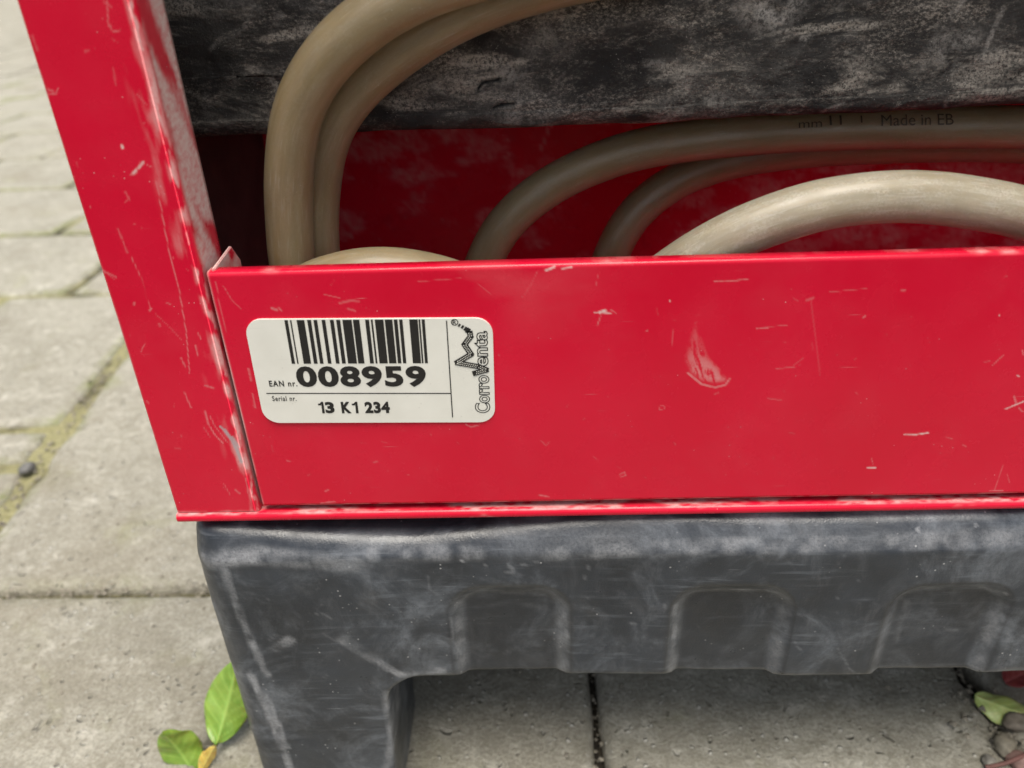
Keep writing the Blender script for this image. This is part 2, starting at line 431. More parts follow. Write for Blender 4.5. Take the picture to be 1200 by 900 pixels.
# ------------------------------------------------------------------ ground: paving of worn concrete slabs
_by = [-8, .05, .15, .24, 4, 30, 240]; _bz = [-.014, -.014, -.010, -.0045, -.0045, -.006, -.006]
paving = place('paving', fast_mesh('paving', [(x, y, z) for x in (-150, 150) for y, z in zip(_by, _bz)], grid_faces(2, len(_by)), False), BED)
tag(paving, kind='structure')
def slab_mesh(name, poly, gap=.004, jag=.0016, seg=10, rnd=1.0):
    poly = np.array(poly, float); c = poly.mean(0)
    k = len(poly)
    area = sum(poly[q][0] * poly[(q + 1) % k][1] - poly[(q + 1) % k][0] * poly[q][1] for q in range(k))
    if area < 0: poly = poly[::-1].copy()
    def inset(dist):                       # corners moved in along both edges
        out = []
        for q in range(k):
            p0, p1, p2 = poly[q - 1], poly[q], poly[(q + 1) % k]
            e1 = (p1 - p0) / np.linalg.norm(p1 - p0); e2 = (p2 - p1) / np.linalg.norm(p2 - p1)
            n1, n2 = np.array([-e1[1], e1[0]]), np.array([-e2[1], e2[0]])
            out.append(p1 + (n1 + n2) * dist / (1 + n1 @ n2))
        return np.array(out)
    def outline(dist, rd):
        Q = inset(dist); out = []
        for q in range(k):
            a, b2, z_ = Q[q], Q[(q + 1) % k], Q[q - 1]
            for t in range(seg):
                p_ = a + (b2 - a) * t / seg
                if t == 0: p_ = a + rd * .3 * ((b2 - a) / np.linalg.norm(b2 - a) + (z_ - a) / np.linalg.norm(z_ - a))
                out.append(p_)
        return np.array(out)
    pts = outline(0, 0); N = len(pts)
    p3 = np.concatenate([pts, np.zeros((N, 1))], 1)
    off = (fbm(p3 + 7, 60, 4, 5, .65) - .5) * 2 * jag * rnd
    chip = np.clip(fbm(p3 + 3, 45, 2, 15) - .66, 0, 1) * .02
    tilt = np.array([random.uniform(-.002, .002), random.uniform(-.002, .002)])
    towards = c - pts; towards /= np.linalg.norm(towards, axis=1)[:, None]
    rings = []
    for ins, z, cf in ((.014, 0, 0), (.005, -.0008, .6), (.002, -.0028, 1), (.0, -.0065, 1), (.0003, -.05, 1)):
        q = outline(gap + ins, .006) + towards * ((off + chip * 1.0) * (1 if ins < .01 else .4) * 1.0)[:, None]
        zz = z + (q - c) @ tilt
        rings.append(np.concatenate([q, zz[:, None]], 1))
    V = np.concatenate(rings + [np.array([[c[0], c[1], 0]])])
    faces = []
    bm = bmesh.new(); vs_ = [bm.verts.new(v) for v in V]
    for r in range(len(rings) - 1):
        for i in range(N):
            j = (i + 1) % N
            bm.faces.new((vs_[r * N + i], vs_[(r + 1) * N + i], vs_[(r + 1) * N + j], vs_[r * N + j]))
    for i in range(N): bm.faces.new((vs_[-1], vs_[i], vs_[(i + 1) % N]))
    bmesh.ops.recalc_face_normals(bm, faces=bm.faces)
    for f in bm.faces: f.smooth = True
    me = bpy.data.meshes.new(name); bm.to_mesh(me); bm.free()
    w = np.zeros((len(V), 4), np.float32); w[:, 3] = 1
    w[N:4 * N, 1] = np.tile(np.clip(fbm(p3, 25, 3, 3) * 2.4 - .8, 0, 1), 3) * sstep(.12, .3, np.tile(pts[:, 1], 3))
    at = me.attributes.new('wear_and_shade', 'FLOAT_COLOR', 'POINT'); at.data.foreach_set('color', w.ravel())
    return me
def slab(poly, gap=.004, jag=.0016, seg=10):
    return place('paver', slab_mesh('paver', poly, gap, jag, seg), STONE, paving)
def rect(x0, x1, y0, y1): return [(x0, y0), (x1, y0), (x1, y1), (x0, y1)]
XA = [-1.36, -1.125, -.89, -.655, -.425, -.196, .033, .266, .50, .735, .97, 1.2]
XR = [-1.36, -1.125, -.89, -.655, -.425, -.196, .035, .263, .50, .735, .97, 1.2]
for i in range(len(XA) - 1):
    j = .0025
    g = .0024 if i in (5, 6) else .0035
    slab(rect(XA[i], XA[i + 1], -.19, .163), g, .0026, 26)
    slab(rect(XA[i] - .1, XA[i + 1] - .1, -.54, -.19), .0035, .0016, 8)
# second course, as the photograph shows it left of the machine
slab([(-.438, .163), (-.17, .163), (-.17, .56), (-.487, .56)], .0035, .0022, 16)
slab([(-.487, .56), (-.17, .56), (-.17, .742), (-.512, .742)], .004, .0022, 12)
slab([(-.72, .163), (-.438, .163), (-.466, .322), (-.72, .322)], .003, .0025, 12)
slab([(-.70, .322), (-.474, .326), (-.478, .392), (-.70, .385)], .005, .003, 10)
slab([(-.74, .392), (-.474, .392), (-.512, .742), (-.74, .742)], .0045, .0025, 12)
slab([(-1.02, .163), (-.72, .163), (-.74, .742), (-1.02, .742)], .004, .002, 10)
slab([(-1.3, .163), (-1.02, .163), (-1.02, .742), (-1.3, .742)], .004, .002, 10)
for x in np.arange(-.17, 1.2, .235):
    slab(rect(x, x + .235, .163, .45), .0035, .0016, 8); slab(rect(x - .1, x + .135, .45, .742), .0035, .0016, 8)
rows = [.742, 1.02, 1.33, 1.62, 1.95, 2.27, 2.6, 2.9, 3.25]
for r, (ya, yb) in enumerate(zip(rows[:-1], rows[1:])):
    x = -3.2 + (r % 2) * .13 + random.uniform(0, .05)
    while x < .9:
        wd = random.choice((.235, .235, .3, .35))
        slab(rect(x, x + wd, ya, yb), .005, .003, 5); x += wd
# farther slabs, too small to tell apart: one mesh
fv, ff, fw = [], [], []
ya = 3.25
while ya < 22:
    yb = ya + .31; x = -1.05 * ya - 2 + random.uniform(0, .2)
    while x < .6 * ya:
        wd = random.choice((.235, .3, .35)); g = .006
        k = len(fv)
        for (xx, yy, zz) in ((x + g, ya + g, -.02), (x + wd - g, ya + g, -.02), (x + wd - g, yb - g, -.02), (x + g, yb - g, -.02),
                             (x + g + .006, ya + g + .006, 0), (x + wd - g - .006, ya + g + .006, 0), (x + wd - g - .006, yb - g - .006, 0), (x + g + .006, yb - g - .006, 0)):
            fv.append((xx, yy, zz))
        ff += [(k + 4, k + 5, k + 6, k + 7)] + [(k + i, k + (i + 1) % 4, k + 4 + (i + 1) % 4, k + 4 + i) for i in range(4)]
        x += wd
    ya = yb
far = place('far_pavers', fast_mesh('far_pavers', fv, ff, False, {'wear_and_shade': np.zeros((len(fv), 3))}), STONE, paving); tag(far, kind='stuff')

# loose grit lying in the joints and on the slabs
_g = np.random.default_rng(40); gv, gf = [], []
def grit(x, y, z, r):
    k = len(gv); o8 = np.array([(1, 0, 0), (-1, 0, 0), (0, 1, 0), (0, -1, 0), (0, 0, 1), (0, 0, -1)]) * _g.uniform(.6, 1.2, (6, 1)) * r * [1, 1, .7]
    a = _g.uniform(0, 6.28); c, s_ = math.cos(a), math.sin(a)
    for p_ in o8: gv.append((x + c * p_[0] - s_ * p_[1], y + s_ * p_[0] + c * p_[1], z + p_[2]))
    gf.extend([(k + i, k + j, k + 4) for i, j in ((0, 2), (2, 1), (1, 3), (3, 0))] + [(k + j, k + i, k + 5) for i, j in ((0, 2), (2, 1), (1, 3), (3, 0))])
for _ in range(420): grit(random.choice((.033, .266, -.196)) + _g.normal(0, .0022), _g.uniform(-.05, .17), _g.uniform(-.013, -.005), _g.uniform(.0006, .0020))
for _ in range(300): grit(_g.uniform(-.6, -.16), .163 + _g.normal(0, .003), _g.uniform(-.007, .0005), _g.uniform(.0006, .0022))
for _ in range(260):
    t = _g.uniform(0, 1); grit(-.438 - .074 * t + _g.normal(0, .006), .163 + .579 * t, _g.uniform(-.004, .001), _g.uniform(.0008, .0026))
for _ in range(500): grit(_g.uniform(-.6, .30), _g.uniform(-.02, .5), .0006, abs(_g.normal(0, .0007)) + .0004)
for _ in range(120): grit(.262 + _g.normal(0, .010), _g.uniform(.01, .07), _g.uniform(-.003, .003), _g.uniform(.0008, .0032))
go = place('grit', fast_mesh('grit', gv, gf, False), mat_plain('grit_stone', (.34, .31, .25), .8, .3, .6, 400), paving); tag(go, kind='stuff')

# ------------------------------------------------------------------ the machine: red sheet-metal cabinet on a black rubber base
machine = empty('dehumidifier', (.130, .09, 0))
tag(machine, 'scuffed red sheet-metal dehumidifier cabinet on black rubber feet, barcode sticker on its panel', 'dehumidifier')
def part(name, me, mat):
    o = place(name, me, mat); o.parent = machine; o.matrix_parent_inverse = Matrix.Translation((-.130, -.09, 0)); return o
XL, XRt = -.150, .410          # cabinet sides
PL, PR = -.1132, .3732         # front panel ends
PZ0, PZ1 = .2030, .3058
ZB, ZT = .1960, .60            # cabinet bottom and top
YB = .185                      # back wall

def pxs(pts): return [tuple(on_y(*p)[[0, 2]]) for p in pts]
def paint(mask, P2, marks, nz, ppm=3500.):
    for pts, w, s in marks: stroke(mask, P2, pxs(pts), w * .62 / ppm, s * (.75 if s > .75 else .38), nz)

# --- front panel (bent sheet: hem along the top, side returns)
prof = [(.0055, PZ1 - .0006), (.0055, PZ1)] + arc(.0016, PZ1 - .0016, .0016, 90, 180, 6) + [(0, PZ0 + .001)] + arc(.001, PZ0 + .001, .001, 180, 270, 4) + [(.0016, PZ0), (.0016, PZ1 - .004)]
prof = np.concatenate([resample(prof[:2], .001), resample(prof[2:8], .0004), resample(prof[7:10], .00045)[1:], resample(prof[9:], .004)[1:]])
xs = np.concatenate([np.linspace(PL, PL + .0008, 4), np.arange(PL + .0012, .215, .00048), np.arange(.22, PR, .006), [PR]])
nu, nv = len(xs), len(prof)
V = np.zeros((nu, nv, 3)); V[..., 0] = xs[:, None]; V[..., 1] = prof[None, :, 0]; V[..., 2] = prof[None, :, 1]
e = np.clip((PL + .0008 - xs) / .0008, 0, 1); V[..., 1] += (.0005 * e ** 2)[:, None]
V = V.reshape(-1, 3)
V[:, 1] += (fbm(V * [1, 0, 1], 12, 2, 21) - .5) * .0008      # sheet is not perfectly flat
P2 = V[:, [0, 2]]
nz = fbm(V, 1100, 2, 31); nb = fbm(V, 70, 4, 33)
R_ = np.zeros(len(V)); G_ = np.zeros(len(V)); B_ = np.zeros(len(V))
marks = [([(703, 366), (709, 364)], 4, 1), ([(697, 366), (716, 367)], 2, .8), ([(704, 370), (700, 381)], 1.5, .6), ([(716, 363), (722, 367)], 1.5, .5),
  ([(837, 330), (858, 329), (876, 327)], 1.6, .7), ([(887, 385), (900, 384)], 2.2, .7), ([(901, 383), (922, 381)], 1.2, .4),
  ([(950, 350), (955, 390), (961, 440)], 1.5, .18), ([(945, 352), (953, 349)], 3, .4), ([(972, 342), (1015, 338)], 1.2, .35), ([(910, 432), (932, 430)], 1.4, .45), ([(930, 428), (941, 420)], 1.2, .35),
  ([(1060, 509), (1074, 509), (1087, 507)], 2.6, 1), ([(1016, 548), (1026, 548)], 2.4, .9), ([(1021, 536), (1023, 544)], 1.2, .5),
  ([(1178, 479), (1190, 474), (1200, 470)], 2.2, .9), ([(1188, 464), (1191, 474)], 2.4, .6), ([(1194, 478), (1198, 482)], 2.2, .6),
  ([(1163, 428), (1170, 421), (1176, 416)], 1.6, .55), ([(1153, 424), (1160, 423)], 1.5, .4), ([(1192, 440), (1194, 441)], 2, .8), ([(1198, 410), (1199, 416)], 1.6, .7),
  ([(772, 476), (778, 475), (779, 479), (773, 480), (772, 476)], 1.3, .45), ([(726, 556), (732, 553), (733, 557), (727, 559)], 1.5, .6), ([(755, 559), (757, 560)], 1.5, .3),
  ([(1011, 372), (1014, 370)], 2, .6), ([(1056, 340), (1060, 340)], 2.4, .55), ([(1108, 512), (1116, 514)], 1.4, .5), ([(1128, 521), (1132, 523)], 2, .4),
  ([(640, 317), (650, 313)], 3.0, .9), ([(659, 315), (670, 313)], 2.4, .8), ([(630, 318), (622, 334), (615, 345)], 1.2, .35), ([(702, 318), (698, 336)], 1.0, .35),
  ([(900, 467), (916, 469)], 1.6, .35), ([(925, 507), (931, 508)], 1.6, .3), ([(634, 516), (640, 522), (644, 517)], 1.3, .4), ([(632, 580), (643, 582)], 2.5, .6), ([(1160, 575), (1175, 575)], 2, .7),
  ([(757, 388), (759, 387)], 1.6, .6), ([(785, 352), (785, 353)], 1.4, .8), ([(1171, 369), (1171, 370)], 1.4, .9), ([(1175, 545), (1165, 575)], 1.2, .35), ([(1180, 555), (1183, 565)], 1.2, .35),
  ([(398, 355), (412, 352), (420, 353)], 3.0, .4), ([(408, 362), (416, 364)], 3, .4), ([(380, 345), (398, 349)], 1.4, .4), ([(319, 361), (324, 363)], 3.4, .7), ([(327, 361), (330, 364)], 2.4, .6),
  ([(262, 335), (272, 352), (283, 362)], 1.2, .4), ([(253, 330), (258, 360), (266, 390)], 1.2, .35), ([(490, 330), (540, 326)], 1.1, .3), ([(560, 332), (575, 345)], 1.0, .3),
  ([(381, 576), (385, 574)], 2.6, .5), ([(376, 590), (392, 588)], 2.4, .6), ([(336, 540), (340, 541)], 2, .5), ([(438, 542), (442, 541)], 2, .5), ([(478, 556), (479, 556)], 1.6, .5),
  ([(546, 497), (552, 500), (560, 498)], 2.0, .6), ([(296, 462), (299, 478)], 2.4, .5), ([(291, 432), (294, 446)], 2.6, .5),
  # curved scuff
  ([(806, 437), (822, 450), (838, 454), (850, 451), (855, 444)], 3.0, .75), 
   ([(790, 380), (786, 412)], .9, .3), ([(837, 462), (842, 460)], 2, .3)]
paint(R_, P2, marks, np.clip(nz + .15, 0, 1))
_sp = np.array(pxs([(815, 377), (804, 405), (802, 424), (808, 438), (822, 449), (838, 452), (851, 448), (853, 443), (843, 431), (831, 418), (824, 400)]))
_in = np.zeros(len(V), bool)
for (xa, za), (xb, zb_) in zip(_sp, np.roll(_sp, -1, 0)):
    _in ^= ((za > P2[:, 1]) != (zb_ > P2[:, 1])) & (P2[:, 0] < (xb - xa) * (P2[:, 1] - za) / (zb_ - za + 1e-12) + xa)
_st = fbm(np.stack([V[:, 0] * 3 + V[:, 2] * .9, V[:, 2] * .6, V[:, 1]], 1), 420, 3, 35)
_pd = np.full(len(V), 1.0)
_k = np.where((np.abs(P2 - _sp.mean(0)) < .03).all(1))[0]
for a_, b_ in zip(_sp, np.roll(_sp, -1, 0)): _pd[_k] = np.minimum(_pd[_k], seg_dist(P2[_k], a_, b_))
_in = _in * sstep(0, .0028, _pd + (nb - .5) * .003)
R_ = np.maximum(R_, _in * np.clip(_st * 1.3 - .36, 0, .32) * (.35 + .65 * sstep(.275, .262, V[:, 2])))
sc = np.random.default_rng(3)
for k in range(70):                    # scattered small nicks
    x, y = sc.uniform(250, 1210), sc.uniform(325, 585); a = sc.normal(0, 1.0); L = sc.exponential(2.2) + .4
    paint(R_, P2, [([(x, y), (x + L * math.cos(a), y + L * math.sin(a))], sc.uniform(.8, 1.6), sc.uniform(.10, .45))], nz)
edge = np.clip(1 - np.abs(V[:, 2] - PZ1) / .0014, 0, 1)
nf = np.clip(fbm(V * [.5, 1, 1], 420, 3, 37) * 3.2 - 1.15, 0, 1)
R_ = np.maximum(R_, edge * np.clip(nb * 3.2 - 1.75, 0, .6) * nf)
R_ = np.maximum(R_, np.clip(1 - (V[:, 2] - PZ0) / .0011, 0, 1) * np.clip(nb * 3 - .9, .15, .8) * nf)
el = np.clip(1 - (V[:, 0] - PL) / .0009, 0, 1); R_ = np.maximum(R_, el * np.clip(nb * 2.5 - .55, .0, .9))
sweep = np.clip(fbm(V * [1, 1, 2.2], 26, 4, 44) * 3 - 1.75, 0, 1) * sstep(.27, .305, V[:, 2]) * (1 - sstep(-.04, .06, V[:, 0])) * .12
R_ = np.maximum(R_, sweep)
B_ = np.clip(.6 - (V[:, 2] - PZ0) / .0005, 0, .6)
part('front_panel', fast_mesh('front_panel', V, grid_faces(nu, nv), True, {'wear_and_shade': np.stack([R_, G_, B_], 1)}), RED)

# side return of the panel, dusty tab seen above the seam
def tab_mesh(x, sgn):
    bm = bmesh.new()
    outline = [(.0035, PZ0 + .002), (.025, PZ0 + .002), (.0262, .3010), (.0205, .3083), (.0015, .3066)]
    t = .0012
    a = [bm.verts.new((x, y, z)) for y, z in outline]; c = [bm.verts.new((x - sgn * t, y, z)) for y, z in outline]
    bm.faces.new(a); bm.faces.new(c[::-1])
    for i in range(len(a)):
        j = (i + 1) % len(a); bm.faces.new((a[j], a[i], c[i], c[j]))
    bmesh.ops.recalc_face_normals(bm, faces=bm.faces)
    bmesh.ops.bevel(bm, geom=bm.edges[:], offset=.0003, segments=2, affect='EDGES')
    bmesh.ops.triangulate(bm, faces=bm.faces[:])
    for _ in range(2): bmesh.ops.subdivide_edges(bm, edges=[e_ for e_ in bm.edges if e_.calc_length() > .0012], cuts=3, use_grid_fill=True)
    me = bpy.data.meshes.new('panel_return'); bm.to_mesh(me); bm.free()
    co = np.array([v.co for v in me.vertices])
    top = np.minimum(.3066 + (co[:, 1] - .0015) * .09, .3083 - (co[:, 1] - .0205) * 1.28)
    edge = np.clip(1 - np.abs(co[:, 2] - top) / .0009, 0, 1)
    w = np.maximum(np.clip(fbm(co, 160, 4, 8) * 2.6 - .85, 0, .75), edge * .8)
    A = np.stack([w, w * 0, w * 0, w * 0 + 1], 1).astype(np.float32)
    at = me.attributes.new('wear_and_shade', 'FLOAT_COLOR', 'POINT'); at.data.foreach_set('color', A.ravel())
    return me
part('panel_return', tab_mesh(-.1106, 1), RED)
part('panel_return', tab_mesh(PR - .0026, -1), RED)

# --- corner posts (folded sheet: front face and inner flange)
def post(left):
    x0, x1 = XL, -.1148
    pf = [(x0, .185), (x0, .0016)] + arc(x0 + .0016, .0016, .0016, 180, 270, 6) + [(x1 - .0018, 0)] + arc(x1 - .0018 + .0, .0018, .0018, 270, 360, 6) + [(x1, .0205), (x1 - .0014, .0205), (x1 - .0014, .004)]
    P = np.concatenate([resample(pf[:2], .01), resample(pf[2:8], .0004), resample(pf[7:9], .00045)[1:], resample(pf[8:14], .0004)[1:], resample(pf[13:15], .00045)[1:], resample(pf[14:], .002)[1:]])
    zb = ZB + .0048
    zs = np.concatenate([[zb, zb + .0002, zb + .0006], np.arange(zb + .001, .40, .0005), np.linspace(.402, ZT, 30)])
    nu, nv = len(P), len(zs)
    V = np.zeros((nu, nv, 3)); V[..., 0] = P[:, None, 0]; V[..., 1] = P[:, None, 1]; V[..., 2] = zs[None]
    V = V.reshape(-1, 3)
    V[:, 1] += (fbm(V * [1, 0, 1], 14, 2, 55) - .5) * .0007 * (V[:, 1] < .01)
    P2 = V[:, [0, 2]]
    nz = fbm(V, 1100, 2, 61); nb = fbm(V, 80, 4, 63)
    Rm = np.zeros(len(V)); Gm = np.zeros(len(V)); Bm = np.zeros(len(V))
    front = V[:, 1] < .0012
    mk = [([(143, 171), (144, 173)], 3, 1), ([(156, 203), (163, 196), (168, 190)], 3.0, .8), ([(153, 205), (160, 203)], 2, .6),
      ([(172, 193), (179, 196), (182, 207), (187, 233), (193, 268), (199, 300), (209, 336), (218, 389), (222, 438)], 1.3, .6),
      ([(51, 105), (58, 111), (66, 110), (68, 104)], 1.4, .55), ([(57, 105), (62, 107)], 2.4, .5), ([(138, 268), (143, 280), (149, 296)], 2.2, .4), ([(147, 225), (152, 234)], 2.2, .35),
      ([(120, 318), (126, 320), (136, 325)], 2.2, .5), ([(116, 312), (133, 327)], 1.4, .35), ([(153, 300), (165, 325), (172, 350), (177, 364)], 1.2, .5), ([(175, 364), (177, 362)], 2.6, .6),
      ([(157, 355), (157, 357)], 3, .5), ([(186, 380), (187, 382)], 3, .45), ([(182, 368), (200, 385), (212, 398)], 1, .35), ([(212, 420), (217, 430)], 2.2, .5), ([(229, 405), (232, 417)], 1.8, .6),
      ([(232, 390), (235, 398)], 1.6, .55), ([(240, 452), (250, 455)], 2.6, .6), ([(216, 460), (221, 472), (224, 478)], 1.8, .55), ([(240, 482), (244, 497), (252, 510), (262, 520)], 1.8, .75),
      ([(246, 488), (252, 500), (266, 518)], 1.4, .6), ([(238, 500), (246, 512)], 1.3, .45), ([(276, 574), (281, 578)], 3.0, .5), ([(262, 566), (270, 580)], 1.4, .4), ([(288, 560), (291, 578)], 1.8, .5),
      ([(126, 0), (127, 28), (132, 36), (140, 37)], 1.3, .5), ([(122, 2), (131, 8)], 2, .35), ([(100, 60), (104, 59)], 2.5, .3), ([(133, 80), (136, 100)], 2.0, .25), ([(38, 42), (44, 58)], 3, .25), ([(160, 110), (172, 122)], 1.4, .4),
      ([(172, 470), (174, 473)], 2, .4), ([(205, 525), (212, 526)], 2, .35), ([(195, 355), (200, 357)], 2, .4)]
    tmp = np.zeros(len(V)); paint(tmp, P2, mk, np.clip(nz + .15, 0, 1)); Rm = np.where(front, tmp, Rm)
    sc2 = np.random.default_rng(5)
    for k in range(60):
        x, y = sc2.uniform(20, 290), sc2.uniform(0, 600); a = sc2.normal(1.2, .9); L = sc2.exponential(3) + .6
        paint(Rm, P2, [([(x, y), (x + L * math.cos(a), y + L * math.sin(a))], sc2.uniform(.7, 1.4), sc2.uniform(.15, .55))], nz)
    g = np.zeros(len(V)); paint(g, P2, [([(258, 500), (266, 507)], 3.2, 1), ([(263, 504), (272, 516), (278, 528), (283, 541)], 5.0, 1), ([(272, 512), (280, 524)], 3.4, .9)], np.clip(nz + .3, 0, 1)); Gm = np.where(front, g, 0)
    # worn front edge beside the seam / flange
    fe = np.clip(1 - np.abs(V[:, 0] - (x1 - .0012)) / .0022, 0, 1) * (V[:, 1] < .003)
    Rm = np.maximum(Rm, fe * np.clip(fbm(V * [1, 1, .35], 420, 4, 71) * 4.2 - 2.0, 0, .6))
    near = np.clip(1 - (x1 - V[:, 0]) / .010, 0, 1) * front
    Rm = np.maximum(Rm, near * np.clip(fbm(V * [1, 1, .25], 190, 4, 73) * 3.4 - 1.85, 0, .6))
    # whitish dust on the inner flange, wiped in slanting streaks
    fl = sstep(.0006, .003, V[:, 1]) * (V[:, 0] > x1 - .0005)
    q = np.stack([V[:, 1] * 1.0, V[:, 2] * .42 + V[:, 1] * .95, V[:, 0]], 1)
    warp = q + ((fbm(V, 45, 2, 75) - .5) * .012)[:, None]
    band = fbm(warp * [.5, 1, 1], 90, 4, 77)
    dust = np.clip((band - .36) * 7.5, 0, 1) * np.clip(.15 + fbm(V, 900, 3, 79) * 1.35, 0, 1)
    Rm = np.maximum(Rm, fl * np.clip(dust, .06, .9))
    # rim of grime along the bottom and the outer edge
    oe = np.clip(1 - (V[:, 0] - x0) / .0012, 0, 1) * (V[:, 1] < .003)
    Rm = np.maximum(Rm, oe * np.clip(nb * 3 - 1.6, 0, .5))
    Rm = np.maximum(Rm, np.clip(1 - (V[:, 2] - zb) / .0012, 0, 1) * np.clip(nb * 3 - 1.2, 0, .6))
    me = None
    Fq = grid_faces(nu, nv)
    if not left:
        V = V * [-1, 1, 1] + [XL + XRt, 0, 0]; Fq = Fq[:, ::-1]
    return fast_mesh('corner_post', V, Fq, True, {'wear_and_shade': np.stack([Rm, Gm, Bm], 1)})
part('corner_post', post(True), RED)
part('corner_post', post(False), RED)

# --- bottom flange strip under panel and posts
def strip_mesh():
    pf = [(.012, ZB), (.0012, ZB)] + arc(.0004, ZB + .0022, .0022, 265, 95, 9)[:] + [(.012, ZB + .0046)]
    pf = [(y, z) for y, z in pf]
    P = resample(pf, .0006)
    xs = np.concatenate([[XL + .0002, XL + .0006], np.arange(XL + .001, .215, .0007), np.arange(.22, XRt, .01), [XRt]])
    nu, nv = len(xs), len(P)
    V = np.zeros((nu, nv, 3)); V[..., 0] = xs[:, None]; V[..., 1] = P[None, :, 0]; V[..., 2] = P[None, :, 1]
    V = V.reshape(-1, 3)
    V[:, 2] += (fbm(V * [1, 0, 0], 9, 2, 81) - .5) * .0009
    n = fbm(V * [.35, 1, 1], 130, 4, 83)
    top = sstep(ZB + .0034, ZB + .0043, V[:, 2])
    w = np.maximum(top * np.clip(n * 3.6 - 1.3, .04, .5), np.clip(n * 3.4 - 2.25, 0, .4)) * np.clip(fbm(V * [.4, 1, 1], 700, 3, 87) * 3.0 - .95, 0, 1)
    return fast_mesh('bottom_flange', V, grid_faces(nu, nv), True, {'wear_and_shade': np.stack([w, w * 0, w * 0], 1)})
part('bottom_flange', strip_mesh(), RED)

# --- walls of the hose compartment
def wall(name, lo, hi, mat, seed=1):
    me = box_mesh(name, lo, hi, .0005, 1)
    return part(name, me, mat)
def grid_wall(name, x0, x1, z0, z1, y, n=(310, 90)):
    xs = np.linspace(x0, x1, n[0]); zs = np.linspace(z0, z1, n[1])
    V = np.stack(np.meshgrid(xs, [y], zs, indexing='ij'), -1).reshape(-1, 3)
    dust = np.clip(fbm(V * [1, 1, 1.6], 45, 6, 91, .65) * 2.6 - 1.25, 0, .30) * np.clip(fbm(V, 420, 3, 94) * 2 - .4, 0, 1)
    nz = fbm(V, 900, 2, 92); r = np.random.default_rng(8)
    for k in range(26):
        x, z = r.uniform(x0, x1), r.uniform(z0, z1); a = r.normal(0, .8); L = r.exponential(.012)
        stroke(dust, V[:, [0, 2]], [(x, z), (x + L * math.cos(a), z + L * math.sin(a))], r.uniform(.0008, .002), r.uniform(.2, .6), nz)
    return part(name, fast_mesh(name, V, grid_faces(*n)[:, ::-1], True, {'wear_and_shade': np.stack([dust, dust * 0, dust * 0], 1)}), RED)
grid_wall('compartment_back', XL + .002, XRt - .002, ZB + .003, .36, YB - .003)
wall('back_wall', (XL, YB, ZB + .001), (XRt, YB + .0016, ZT), RED)
wall('inner_wall', (XL + .0025, .022, ZB + .003), (XL + .0045, YB - .004, ZT - .004), DARKM)
wall('inner_wall', (XRt - .0045, .022, ZB + .003), (XRt - .0025, YB - .004, ZT - .004), DARKM)
wall('tray_floor', (XL + .005, .013, ZB + .0012), (XRt - .005, YB - .004, ZB + .0026), RED)
wall('added_shade_panel', (-.1132, .0003, .50), (PR, .0018, ZT - .0004), RED)  # unseen panel added above the view to shade the hose compartment
wall('top_cover', (XL + .0003, .0003, ZT + .0003), (XRt - .0003, YB + .0013, ZT + .0022), RED)

